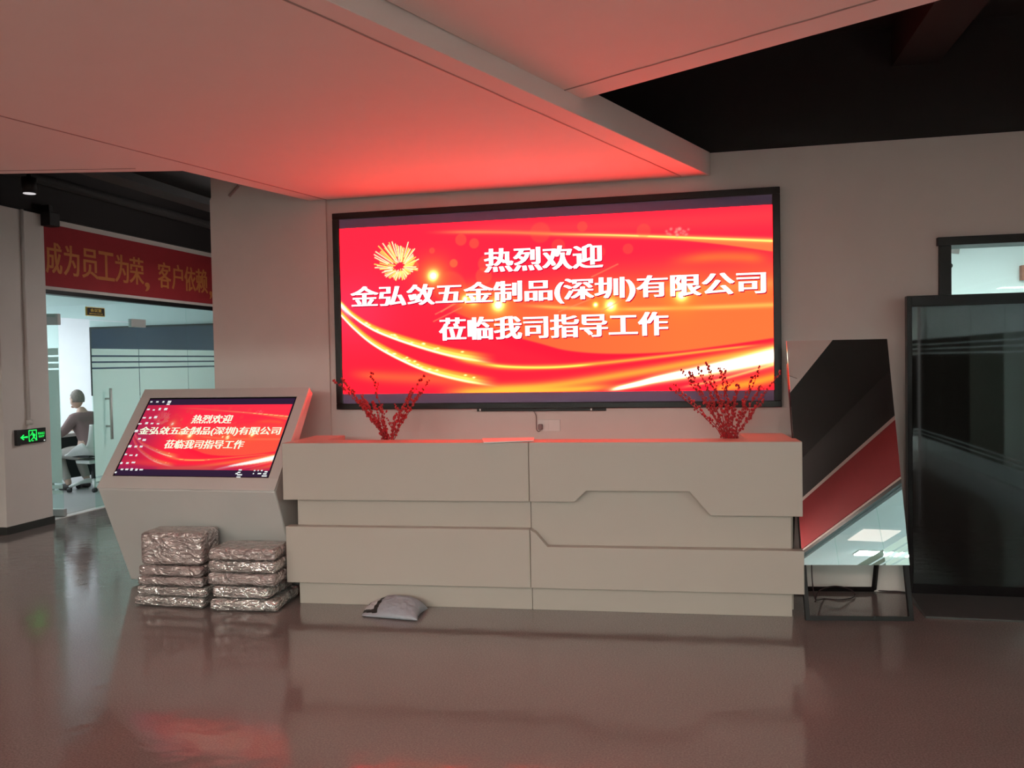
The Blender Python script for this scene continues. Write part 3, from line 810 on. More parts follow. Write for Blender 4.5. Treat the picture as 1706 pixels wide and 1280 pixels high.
# lower panels
zl = (dpx(485, 879, OV)[1] + dpx(881, 881, OV)[1]) / 2; zb = (dpx(480, 969.5, OV)[1] + dpx(1335, 992.5, OV)[1]) / 2
lo = [c8(50, 682), c8(78, 706), c8(150, 782), c8(1595, 818)]
zlr = (lo[2][1] + lo[3][1]) / 2
dprism('lower_panel', [(A0 + 0.012, zb), (am - g, zb), (am - g, zl), (A0 + 0.012, zl)], -OV, 0.0)
dprism('lower_panel', [(am + g, zb), (A1 + 0.006, zb), (A1 + 0.006, zlr), (lo[2][0], zlr), (lo[1][0], lo[1][1]), (am + g, zl)], -OV, 0.0)
# recessed body (also the plinth front), top and return wings
dbox('body', 0, am - g, 0.0, 0.14, 0, HD - 0.03, bevel=0.002)
dbox('body', am + g, DL, 0.0, 0.14, 0, HD - 0.03, bevel=0.002)
dbox('countertop', A0, am - g, 0.0, 0.145, HD - 0.03, HD)
dbox('countertop', am + g, A1, 0.0, 0.145, HD - 0.03, HD)
dbox('side_wing', A0 + 0.01, 0.16, 0.147, 0.50, 0, HD, bevel=0.003)
dbox('side_wing', DL - 0.25, A1 - 0.02, 0.147, 0.52, 0, HD, bevel=0.003)
dbox('work_surface', 0.162, DL - 0.252, 0.147, 0.50, 0.71, 0.74)
# sheet of paper on the top
bm = bmesh.new()
v = [at_z(806, 738.5, HD + 0.003), at_z(889, 735.5, HD + 0.003), at_z(890, 730.5, HD + 0.003), at_z(803, 732, HD + 0.003)]
c = sum(v, Vector()) / 4
vs = [bm.verts.new(q) for q in v] + [bm.verts.new(q + Vector((0, 0, 0.006))) for q in v]
for f in ((0, 1, 2, 3), (7, 6, 5, 4), (0, 4, 5, 1), (1, 5, 6, 2), (2, 6, 7, 3), (3, 7, 4, 0)): bm.faces.new([vs[i] for i in f])
tag(fin('paper_folder', bm, M['paper']), 'thin folder of papers lying on the desk top, left of its middle joint', 'folder')


# ================================================================== BERRY BRANCHES
def bouquet(basepx, tips, seed, label):
    rnd = random.Random(seed)
    b = at_z(basepx[0], basepx[1], HD); cx, cy = b.x, b.y + 0.06
    t = empty('berry_branches', (cx, cy, 0.742), label, 'branches', 'red berry branches behind the desk')
    bm = bmesh.new(); lathe(bm, [(0.045, 0.0), (0.062, 0.03), (0.066, 0.12), (0.05, 0.2), (0.042, 0.24), (0.047, 0.26), (0.04, 0.258), (0.03, 0.2)], (cx, cy, 0.742), 24)
    fin('vase', bm, M['vase'], t, True)
    for (px, py) in tips:
        tip = at_y(px, py, cy + rnd.uniform(-0.12, 0.16))
        off = max(-0.11, min(0.11, (tip.x - cx) * 0.22)) + rnd.uniform(-0.02, 0.02)
        base = Vector((cx + max(-0.03, min(0.03, off * 0.25)), cy + rnd.uniform(-0.02, 0.02), 0.80))
        rim = Vector((cx + off * 0.42, cy + rnd.uniform(-0.025, 0.025), 1.06))
        mid = rim.lerp(tip, 0.5) + Vector((-(tip.x - rim.x) * 0.05, rnd.uniform(-0.02, 0.02), rnd.uniform(0, 0.02)))
        path = [Vector(q) for q in bezier([tuple(base), tuple(rim), tuple(mid), tuple(tip)], 9)]
        for i in range(8, len(path)):
            path[i] = path[i] + Vector((rnd.uniform(-1, 1), rnd.uniform(-1, 1), rnd.uniform(-1, 1))) * 0.004
        bm = bmesh.new()
        n = len(path); tube(bm, path, [0.0042 - 0.0028 * i / n for i in range(n)], 5)
        nb = len(path)
        # side twigs
        for k in range(rnd.randint(0, 2)):
            i0 = rnd.randint(nb // 2, nb - 5); d = Vector((rnd.uniform(-.05, .05), rnd.uniform(-.04, .04), rnd.uniform(.03, .07)))
            tube(bm, [path[i0], path[i0] + d * 0.6, path[i0] + d + Vector((0, 0, 0.012))], [0.002, 0.0017, 0.001], 5)
            for s in (0.5, 0.8, 1.0): ball(bm, path[i0] + d * s + Vector((rnd.uniform(-.006, .006), 0, 0.004)), rnd.uniform(0.005, 0.0075), 1, 1)
        br = fin('branch', bm, [M['twig'], M['berry']], t, True)
        bm = bmesh.new()
        i = 9.0
        while i < nb - 0.5:
            ii = int(i); q = path[ii].lerp(path[min(ii + 1, nb - 1)], i - ii)
            for _ in range(rnd.choice((1, 1, 2))):
                d = Vector((rnd.uniform(-1, 1), rnd.uniform(-1, 1), rnd.uniform(-.4, 1))).normalized()
                r = rnd.uniform(0.0055, 0.0095)
                ball(bm, q + d * (r * 0.9 + 0.003), r, 1, 0, 1, 1, 1.25)
            i += rnd.uniform(0.45, 0.95) if ii > nb * 0.55 else rnd.uniform(0.9, 1.6)
        tag(fin('berries', bm, M['berry'], br, True), kind='stuff')
    return t
bouquet((643, 732), [(557, 634), (571, 633), (574, 639), (586, 650), (602, 660), (607, 668), (619, 622), (622, 672), (634, 678), (661, 690), (684, 655), (688, 648), (705, 628), (714, 636), (700, 655), (596, 668)], 5,
        'spray of red berry branches standing behind the left part of the desk')
bouquet((1218, 731), [(1117, 646), (1124, 641), (1136, 619), (1145, 621), (1151, 622), (1163, 612), (1167, 624), (1175, 605), (1181, 611), (1200, 613), (1207, 617), (1229, 643), (1224, 660), (1252, 628), (1267, 612), (1302, 621), (1268, 645), (1271, 668), (1212, 672)], 9,
        'spray of red berry branches standing behind the right end of the desk')


# ================================================================== TOUCH KIOSK
kx0, kx1 = -4.132, -2.766
yb, zb0 = 5.388, 0.03; yk, zk = 5.060, 0.765; yt, zt = 5.617, 1.436
kio = empty('touch_kiosk', ((kx0 + kx1) / 2, yb + 0.1, 0), 'silver grey touch kiosk with tilted screen, left of the desk', 'kiosk')
sd = Vector((0, yt - yk, zt - zk)); SLn = sd.length; sd.normalize(); nn = Vector((0, sd.z, -sd.y))   # into the body
def kprism(name, prof, x0, x1, mat, bevel=0.004, seg=3):
    bm = bmesh.new(); prism(bm, prof, lambda p, k: (x0 if k == 0 else x1, p[0], p[1])); return fin(name, bm, M[mat], kio, bevel=bevel, seg=seg)
bk = 0.075
hb = (yt + nn.y * bk, zt + nn.z * bk)
kb = (yk + nn.y * bk + 0.03, zk + nn.z * bk + 0.02)
f0 = 0.012
K = (yk + nn.y * f0, zk + nn.z * f0); Tp = (yt + nn.y * f0, zt + nn.z * f0)
kprism('body', [(yb, zb0), K, Tp, hb, (kb[0] + 0.14, kb[1] + 0.12), (yb + 0.30, 0.55), (yb + 0.34, zb0)], kx0, kx1, 'kiosk', 0.012)
def kpt(px, py):
    p = at_plane(px, py, (0, yk, zk), nn); return ((p.x - kx0) / (kx1 - kx0), (p - Vector((p.x, yk, zk))).dot(sd) / SLn)
kc = [kpt(249, 663), kpt(496, 660), kpt(446, 795.5), kpt(187, 793.5)]
ka0 = (kc[0][0] + kc[3][0]) / 2; ka1 = (kc[1][0] + kc[2][0]) / 2; kt1 = (kc[0][1] + kc[1][1]) / 2; kt0 = (kc[2][1] + kc[3][1]) / 2
def kf(a, t, h=0.0):
    q = Vector((kx0 + a * (kx1 - kx0), yk, zk)) + sd * (t * SLn) - nn * h; return q
bm = bmesh.new()
def kbox(bm, a0, a1, t0, t1, h0, h1):
    vs = [bm.verts.new(kf(a, t, h)) for h in (h0, h1) for t in (t0, t1) for a in (a0, a1)]
    for f in ((0, 2, 3, 1), (4, 5, 7, 6), (0, 1, 5, 4), (2, 6, 7, 3), (0, 4, 6, 2), (1, 3, 7, 5)): bm.faces.new([vs[i] for i in f])
kbox(bm, 0, 1, 0.0, kt0, -f0, 0); kbox(bm, 0, 1, kt1, 1.0, -f0, 0); kbox(bm, 0, ka0, kt0, kt1, -f0, 0); kbox(bm, ka1, 1, kt0, kt1, -f0, 0)
fin('face_frame', bm, M['kiosk'], kio, bevel=0.003)
bm = bmesh.new(); kbox(bm, ka0, ka1, kt0, kt1, -f0, -0.006); ks = fin('screen', bm, M['blackglass'], kio)
da, dt = (ka1 - ka0), (kt1 - kt0)
bm = bmesh.new(); kbox(bm, ka0 + da * 0.008, ka1 - da * 0.008, kt0 + dt * 0.012, kt1 - dt * 0.02, -0.0058, -0.005); fin('lit_border', bm, M['lcddark'], ks)
pa0, pa1, pt0, pt1 = ka0 + da * 0.012, ka1 - da * 0.012, kt0 + dt * 0.085, kt1 - dt * 0.10
def uvk(px, py):
    return uvled(px, py)
lc = paint(301, 121, uvk, 0.0, True)
picture('picture', 300, 120, lambda a, b: kf(pa0 + a * (pa1 - pa0), pt0 + b * (pt1 - pt0), -0.004), lc, M['lcd'], ks)
for body, bx in LINES:
    c4 = [(bx[0] - ix0) / (ix1 - ix0), (bx[1] - ix0) / (ix1 - ix0), (bx[2] - iz0) / (iz1 - iz0), (bx[3] - iz0) / (iz1 - iz0)]
    lettering('lettering', body, lambda a, b: kf(pa0 + a * (pa1 - pa0), pt0 + b * (pt1 - pt0), -0.0025), c4, M['lcdtext'], ks, 0.004, 0.0045, 3)
# desktop icons and task bar marks
rnd = random.Random(4)
bm = bmesh.new()
def icon(px, py, w, h):
    a, t = kpt(px, py); a0, a1, t0, t1 = a - w, a + w, t - h, t + h
    vs = [bm.verts.new(kf(*q, -0.002)) for q in ((a0, t0), (a1, t0), (a1, t1), (a0, t1))]; bm.faces.new(vs)
for px, py in ((252, 669.5), (262, 669.5), (272, 669.5), (282, 669.5), (280, 673.5), (247, 682), (256, 683), (266, 681.5), (276, 681.5), (240, 696), (250, 696), (259, 695), (233, 706), (244, 705), (253, 705.5), (263, 706), (227, 718),
               (232, 731), (240, 733), (216, 743.5), (226, 744), (235, 744), (209.5, 757), (218, 758.5), (227, 758.5), (202, 771.5), (212, 771.5), (222, 770.5), (203, 782), (211, 782), (219, 782), (227, 782.5), (235, 782.5), (192.5, 787)):
    icon(px, py, 0.0075 + rnd.uniform(-0.002, 0.003), 0.009 + rnd.uniform(-0.003, 0.004))
for px, py, w in ((400, 783, 0.011), (398, 787, 0.010), (399, 791, 0.017), (394, 789, 0.008), (397, 795, 0.014), (443, 786, 0.010), (441, 789.5, 0.012), (440, 793, 0.017), (432, 789, 0.012), (424, 784, 0.005), (422, 789, 0.004), (430, 784, 0.004), (436, 784, 0.006)):
    icon(px, py, w * 0.8, 0.006)
tag(fin('icons', bm, M['lcdicon'], ks), kind='stuff')
kprism('base_plate', [(yb + 0.02, 0), (yb + 0.33, 0), (yb + 0.33, zb0 + 0.002), (yb + 0.02, zb0 + 0.002)], kx0 + 0.06, kx1 - 0.03, 'kioskdark', 0.004)


# ================================================================== WRAPPED PACKAGES
def package(x0, x1, y0, y1, z0, z1, mat, seed, label, rot=0.0, group=None):
    W, D, H = x1 - x0, y1 - y0, z1 - z0
    bm = bmesh.new()
    nx, ny, nz = 26, 16, max(6, int(H / 0.014))
    bmesh.ops.create_cube(bm, size=1.0)
    bmesh.ops.subdivide_edges(bm, edges=[e for e in bm.edges if abs((e.verts[0].co - e.verts[1].co).x) > .5], cuts=nx)
    bmesh.ops.subdivide_edges(bm, edges=[e for e in bm.edges if abs((e.verts[0].co - e.verts[1].co).y) > .5], cuts=ny)
    bmesh.ops.subdivide_edges(bm, edges=[e for e in bm.edges if abs((e.verts[0].co - e.verts[1].co).z) > .5], cuts=nz)
    r = min(0.022, H * 0.28)
    for v in bm.verts:
        p = Vector((v.co.x * W, v.co.y * D, v.co.z * H))
        h = Vector((W / 2 - r, D / 2 - r, H / 2 - r))
        q = Vector([max(-h[i], min(h[i], p[i])) for i in range(3)])
        d = p - q
        if d.length > 1e-6:
            ed = sum(abs(d[i]) > 1e-6 for i in range(3))
            L = min(r, max(abs(d[i]) for i in range(3))); p = q + d.normalized() * L
        s = Vector((p.x * 14 + seed * 3.1, p.y * 14, p.z * 20 + seed))
        w = noise.noise(s) * 0.5 + abs(noise.noise(s * 2.3)) * 0.7
        n = d.normalized() if d.length > 1e-6 else Vector((0, 0, 0))
        rim = 1.0 if d.length > r * 1.05 else 0.55
        p -= n * (0.0085 * (0.35 + w) * rim)
        v.co = p
    # a few loose wrap flaps at the front corners
    bmesh.ops.rotate(bm, cent=(0, 0, 0), matrix=Matrix.Rotation(rot, 3, 'Z'), verts=bm.verts)
    o = fin('wrapped_package', bm, M[mat], None, True)
    for v in o.data.vertices: v.co.z += H / 2
    o.location = ((x0 + x1) / 2, (y0 + y1) / 2, z0)
    tag(o, label, 'package', group)
    return o
yL, yR = 4.875, 4.85
def zat(px, py, Y): return at_y(px, py, Y).z
zsL = [0.0] + [zat(280, y, yL) for y in (994.5, 978, 962)]
off = zat(280, 1012.5, yL)
zsL = [0.0] + [z - off for z in zsL[1:]]
xs = lambda a, b, Y: (at_y(a, 960, Y).x, at_y(b, 960, Y).x)
LS = [((220, 337), 'foil', 'lowest silver-wrapped flat package in the left stack'), ((225, 341), 'foil', 'silver-wrapped flat package second from the floor in the left stack'),
      ((225, 335), 'wrap', 'brown flat package in clear wrap third from the floor in the left stack'), ((227, 333), 'wrap', 'flattened brown package right under the tall one, left stack')]
zt4 = zat(280, 944, yL) - off; zt5 = zat(280, 889, yL) - off
zsL += [zt4, zt5]
for i, (xr, mt, lb) in enumerate(LS):
    a, b = xs(*xr, yL)
    package(a, b, yL + 0.004 * i, yL + 0.38 - 0.02 * i, zsL[i] + 0.001, zsL[i + 1] - 0.001, mt, i, lb, group='wrapped packages before the kiosk')
a, b = xs(233, 331, yL + 0.02)
package(a, b, yL + 0.03, yL + 0.285, zsL[4] + 0.001, zsL[5], 'wrap', 4, 'tall block-shaped brown package in clear wrap on top of the left stack', rot=0.10, group='wrapped packages before the kiosk')
offR = zat(400, 1022, yR)
zsR = [0.0] + [zat(400, y, yR) - offR for y in (1001, 980, 958.5, 938, 917)]
RS = [((340, 455), 'foil', 'lowest foil-wrapped flat package in the right stack'), ((345, 442), 'foil', 'silver-wrapped package second from the floor in the right stack'),
      ((333, 452), 'wrap', 'brown flat package in clear wrap, middle of the right stack'), ((334, 452), 'foil', 'wrapped grey package second from the top in the right stack'),
      ((339, 450), 'wrap', 'topmost wrapped flat package of the right stack, leaning against the kiosk')]
for i, (xr, mt, lb) in enumerate(RS):
    a, b = xs(*xr, yR)
    package(a + 0.012 + (0.02 if i in (2, 3) else 0), b - (0.016 if i == 0 else 0.0), yR + 0.012 + 0.004 * i, yR + 0.42 - 0.028 * i, zsR[i] + 0.001, zsR[i + 1] - 0.001, mt, 10 + i, lb, rot=(0.09, 0.03, 0.02, 0.05, 0.07)[i], group='wrapped packages before the kiosk')


# ================================================================== PARCEL ON THE FLOOR
pc = at_z(660, 1020, 0)
t_ = Matrix.Translation((pc.x, pc.y - 0.035, 0)) @ Matrix.Rotation(0.06, 4, 'Z')
bm = bmesh.new()
NU, NV = 90, 50
top, bot = {}, {}
for i in range(NU + 1):
    for j in range(NV + 1):
        a = i / NU * 2 - 1; b = j / NV * 2 - 1
        x = a * 0.19 + 0.02 * b * b - 0.012; y = b * 0.125 - 0.03 * a
        e = max(0, 1 - abs(a) ** 3.5) ** 0.55 * max(0, 1 - abs(b) ** 3.0) ** 0.55
        sg_ = min(1, max(0, (a + 0.75) / 0.7)); sg_ = sg_ * sg_ * (3 - 2 * sg_); lean = 0.55 + 0.35 * b + 0.36 * sg_
        h = 0.012 + 0.088 * e * lean + 0.007 * noise.noise(Vector((a * 5, b * 5, 1))) * e
        if abs(a) == 1 or abs(b) == 1: h = 0.010
        top[i, j] = bm.verts.new(t_ @ Vector((x, y, h)))
        bot[i, j] = top[i, j] if (abs(a) == 1 or abs(b) == 1) else bm.verts.new(t_ @ Vector((x * 0.9, y * 0.9, 0.002)))
for i in range(NU):
    for j in range(NV):
        a = (i + 0.5) / NU * 2 - 1; b = (j + 0.5) / NV * 2 - 1
        mi = 0
        if -0.56 + 0.10 * b < a < -0.38 + 0.10 * b and b > -0.66: mi = 1
        elif a < -0.44 and -0.86 - 0.2 * (a + 0.44) < b < -0.56 - 0.2 * (a + 0.44): mi = 1
        elif -0.93 < a < -0.84 and 0.0 < b < 0.35: mi = 1
        elif a < -0.5 and b >= -0.56: mi = 2
        f = bm.faces.new((top[i, j], top[i + 1, j], top[i + 1, j + 1], top[i, j + 1])); f.material_index = mi
        q = [bot[i, j], bot[i, j + 1], bot[i + 1, j + 1], bot[i + 1, j]]
        try: bm.faces.new(q)
        except ValueError: pass
tag(fin('parcel_bag', bm, [M['mailer'], M['mailerblack'], M['mailerwhite']], None, True), 'small grey plastic parcel bag with black stripes on the floor before the desk', 'parcel')


# ================================================================== MIRROR STAND
mo = Vector((0.6208, 5.2428, 0)); myaw, mth, mw, mh = 0.1377, 0.24836, 0.632, 1.7525
mu = Vector((math.cos(myaw), math.sin(myaw), 0)); mb = Vector((-math.sin(myaw), math.cos(myaw), 0))
mv = math.sin(mth) * mb + math.cos(mth) * Vector((0, 0, 1)); mn = mu.cross(mv).normalized()   # toward the viewer
mir = empty('mirror_stand', mo + mu * mw / 2, 'tilted frameless mirror on a black steel easel, between desk and black panel', 'mirror')
def mbox(name, a0, a1, t0, t1, h0, h1, mat, bevel=0.0):
    bm = bmesh.new()
    vs = [bm.verts.new(mo + mu * a + mv * t + mn * h) for h in (h0, h1) for t in (t0, t1) for a in (a0, a1)]
    for f in ((0, 2, 3, 1), (4, 5, 7, 6), (0, 1, 5, 4), (2, 6, 7, 3), (0, 4, 6, 2), (1, 3, 7, 5)): bm.faces.new([vs[i] for i in f])
    return fin(name, bm, M[mat], mir, bevel=bevel)
tb = 0.333
mbox('mirror_glass', 0.0, mw, tb, mh, -0.004, 0.0, 'mirror')
mbox('backing', 0.003, mw - 0.003, tb + 0.003, mh - 0.003, -0.016, -0.0045, 'blacksteel')
s = 0.026
bm = bmesh.new()
def mb_(a0, a1, t0, t1):
    vs = [bm.verts.new(mo + mu * a + mv * t + mn * h + Vector((0, 0, 0.006))) for h in (-0.017 - s, -0.017) for t in (t0, t1) for a in (a0, a1)]
    for f in ((0, 2, 3, 1), (4, 5, 7, 6), (0, 1, 5, 4), (2, 6, 7, 3), (0, 4, 6, 2), (1, 3, 7, 5)): bm.faces.new([vs[i] for i in f])
mb_(0, s, 0, 1.6); mb_(mw - s, mw, 0, 1.6); mb_(s, mw - s, 0, s); mb_(s, mw - s, 1.6 - s, 1.6)
fin('front_frame', bm, M['blacksteel'], mir)
# rear support frame, hinged high up behind the mirror
hinge = mo + mv * 1.05 - mn * 0.06
rf = mo + Vector((-0.03, 0.66, 0.0)); rw = 0.555
rdir = Vector((math.cos(0.13), math.sin(0.13), 0))
bm = bmesh.new()
tp = hinge + mu * 0.02
def bar(p, q, w):
    tube(bm, [p, q], w * 0.62, 4)
bar(rf + Vector((0, 0, 0.018)), tp, 0.026); bar(rf + rdir * rw + Vector((0, 0, 0.018)), tp + mu * (mw - 0.06), 0.026); bar(rf + Vector((0, 0, 0.018)), rf + rdir * rw + Vector((0, 0, 0.018)), 0.026)
fin('rear_frame', bm, M['blacksteel'], mir)
# cord under it
bm = bmesh.new()
pts = [tuple(at_y(1352, 936, 5.52)), tuple(at_y(1353, 965, 5.5)), tuple(at_y(1356, 990, 5.45)), tuple(at_y(1360, 1000, 5.45) ), tuple(at_z(1372, 998, 0.006)), tuple(at_z(1400, 999.5, 0.006)), tuple(at_z(1420, 996, 0.006)), tuple(at_z(1424, 989, 0.02)),
       tuple(at_z(1413, 981, 0.05)), tuple(at_z(1393, 977, 0.08)), tuple(at_z(1374, 980, 0.06)), tuple(at_z(1362, 988, 0.03)), tuple(at_z(1358, 1003, 0.008))]
tube(bm, bezier(pts, 6), 0.004, 6)
tag(fin('power_cord', bm, M['cord'], None, True), 'dark red looped cord hanging under the tilted mirror', 'cord')
bm = bmesh.new()
pts = [tuple(at_z(1461, 984, 0.006)), tuple(at_z(1480, 985.5, 0.006)), tuple(at_z(1498, 986, 0.006)), tuple(at_z(1530, 990, 0.006))]
tube(bm, bezier(pts, 6), 0.0045, 6)
tag(fin('power_cord', bm, M['cord'], None, True), 'thin dark cord along the wall foot behind the mirror stand', 'cord')


# ================================================================== BLACK GLOSSY DISPLAY PANEL
yp = 5.80
pxl = at_y(1512, 700, yp).x; ptop = at_y(1600, 490.5, yp).z
TP = Matrix.Translation((pxl, yp, 0))
pan = empty('display_panel', (pxl + 0.5, yp, 0), 'tall black glossy standing display panel at the right edge', 'display')
PW = 1.05
def pbox(name, x0, x1, y0, y1, z0, z1, mat, bevel=0.003):
    bm = bmesh.new(); box(bm, x0, x1, y0, y1, z0, z1, T=TP); return fin(name, bm, M[mat], pan, bevel=bevel)
bm = bmesh.new()
box(bm, 0, 0.03, 0, 0.06, 0.05, ptop, T=TP); box(bm, PW - 0.03, PW, 0, 0.06, 0.05, ptop, T=TP); box(bm, 0.03, PW - 0.03, 0, 0.06, ptop - 0.07, ptop, T=TP); box(bm, 0.03, PW - 0.03, 0, 0.06, 0.05, 0.11, T=TP)
fin('frame', bm, M['panelframe'], pan, bevel=0.002)
pbox('glass_front', 0.031, PW - 0.031, 0.003, 0.055, 0.111, ptop - 0.071, 'blackglass', 0)
fl = at_z(1535, 1030, 0)
bm = bmesh.new(); prism(bm, [(fl.y, 0.0), (yp + 0.08, 0.0), (yp + 0.08, 0.05), (yp - 0.005, 0.05), (fl.y, 0.012)], lambda p, k: (pxl + 0.01 + k * (PW - 0.02), p[0], p[1]))
fin('base_plate', bm, M['kioskdark'], pan, bevel=0.002)


# ================================================================== LEFT WALL THINGS
# banner
ban = empty('banner', (XG, 9.0, 2.483), 'red cloth banner with gold writing above the meeting room glass', 'banner')
bm = bmesh.new(); gbox(bm, 7.47, 13.2, -0.012, -0.001, 2.483, 3.14); fin('cloth', bm, M['red'], ban)
def yat(px): return at_x(px, 450, XG + 0.013).y
banchars = '成为员工为荣,客户依赖,'
slots = [(77, 103), (107, 132), (137, 163), (164, 190), (192, 214), (216, 239), (241, 248), (263, 284), (286, 304), (307, 325), (326, 345), (348, 352)]
for ch_, (p0, p1) in zip(banchars, slots):
    z0, z1 = (2.62, 2.95) if ch_ != ',' else (2.55, 2.66)
    lettering('lettering', ch_, lambda a, b: (XG + 0.014, a, b), (yat(p0), yat(p1), z0, z1), M['gold'], ban, 0.004, 0.012, 3, (0, 0), (0.0006, 0, 0))
bb = empty('banner', (XR, 0.0, 2.483), 'plain red banner on the right wall, seen only in the mirror', 'banner')
bm = bmesh.new(); box(bm, XR - 0.012, XR - 0.001, -3.1, 3.0, 2.483, 3.14); fin('cloth', bm, M['red'], bb)
# meeting room sign on the transom glass
sg = empty('door_sign', (XG, 8.29, 2.19), 'small black sign with gold border and writing above the meeting room door', 'sign')
s0 = at_x(145.5, 512, XG + 0.0).y; s1 = at_x(176, 528, XG + 0.0).y
bm = bmesh.new(); gbox(bm, s0, s1, 0.010, 0.028, 2.20, 2.30); fin('plate', bm, M['goldink'], sg)
bm = bmesh.new(); gbox(bm, s0 + 0.008, s1 - 0.008, 0.008, 0.0101, 2.208, 2.292); fin('face', bm, M['mailerblack'], sg)
lettering('lettering', '会议室', lambda a, b: (XG - 0.0075, a, b), (s0 + 0.055, s1 - 0.055, 2.246, 2.284), M['goldink'], sg, 0.02)
lettering('lettering', 'MEETING ROOM', lambda a, b: (XG - 0.0075, a, b), (s0 + 0.04, s1 - 0.04, 2.218, 2.234), M['goldink'], sg, 0.015)
# exit sign on the pillar
XP = -6.57
ex = empty('exit_sign', (XP, 7.12, 0.86), 'green lit emergency exit sign with arrow on the white pillar', 'sign')
e0, e1 = 6.955, 7.31; ez0, ez1 = 0.862, 1.008
bm = bmesh.new(); box(bm, XP, XP + 0.022, e0, e1, ez0, ez1); fin('housing', bm, M['mailerblack'], ex, bevel=0.002)
bm = bmesh.new(); box(bm, XP, XP + 0.034, e0 - 0.03, e0 + 0.012, ez0 - 0.006, ez1 + 0.002); fin('end_cap', bm, M['mailerblack'], ex, bevel=0.003)
XE = XP + 0.0228
def efn(a, b): return (XE, e0 + a * (e1 - e0), ez0 + b * (ez1 - ez0))
bm = bmesh.new()
def epoly(pts): bm.faces.new([bm.verts.new(efn(*p)) for p in pts])
epoly([(0.06, 0.47), (0.17, 0.66), (0.21, 0.62), (0.15, 0.52), (0.33, 0.53), (0.33, 0.41), (0.15, 0.42), (0.21, 0.32), (0.17, 0.28)])
for r in ((0.36, 0.39, 0.14, 0.92), (0.39, 0.63, 0.86, 0.92), (0.63, 0.66, 0.24, 0.92)):
    epoly([(r[0], r[2]), (r[1], r[2]), (r[1], r[3]), (r[0], r[3])])
epoly([(0.50 + 0.028 * math.cos(k * math.pi / 5), 0.76 + 0.06 * math.sin(k * math.pi / 5)) for k in range(10)])            # running figure
epoly([(0.50, 0.70), (0.58, 0.64), (0.60, 0.46), (0.53, 0.42), (0.49, 0.55)])
epoly([(0.49, 0.66), (0.43, 0.52), (0.41, 0.54), (0.46, 0.70)]); epoly([(0.56, 0.64), (0.62, 0.56), (0.61, 0.53), (0.55, 0.58)])
epoly([(0.53, 0.45), (0.48, 0.34), (0.42, 0.22), (0.45, 0.20), (0.52, 0.31), (0.57, 0.44)]); epoly([(0.56, 0.44), (0.60, 0.34), (0.66, 0.30), (0.655, 0.26), (0.58, 0.28), (0.53, 0.40)])
for r in ((0.36, 0.13), (0.47, 0.14), (0.6, 0.17)): epoly([(r[0], r[1]), (r[0] + 0.07, r[1]), (r[0] + 0.07, r[1] + 0.06), (r[0], r[1] + 0.06)])
fin('pictogram', bm, M['exitgreen'], ex)
lettering('lettering', '安全出口', lambda a, b: efn(a, b), (0.70, 0.95, 0.54, 0.72), M['exitgreen'], ex, 0.02)
lettering('lettering', 'EXIT', lambda a, b: efn(a, b), (0.73, 0.94, 0.34, 0.48), M['exitgreen'], ex, 0.02)
bm = bmesh.new(); box(bm, XE, XE + 0.001, e0 + 0.91 * (e1 - e0), e0 + 0.96 * (e1 - e0), ez0 + 0.08 * (ez1 - ez0), ez0 + 0.14 * (ez1 - ez0)); fin('indicator', bm, M['indicator'], ex)

# big dark display on the meeting room's end wall
tv = empty('meeting_display', (-8.2, 11.5, 1.17), 'large dark wall display inside the meeting room, behind the glass', 'display')
bm = bmesh.new(); box(bm, -9.40, -7.05, 11.46, 11.549, 1.17, 2.26); fin('housing', bm, M['bezel'], tv, bevel=0.006)
bm = bmesh.new(); box(bm, -9.36, -7.09, 11.455, 11.46, 1.20, 2.23)
fin('screen', bm, pbr('dark_blue_display', (0.012, 0.022, 0.05), 0.12, vary=0.3, vscale=1.5), tv)


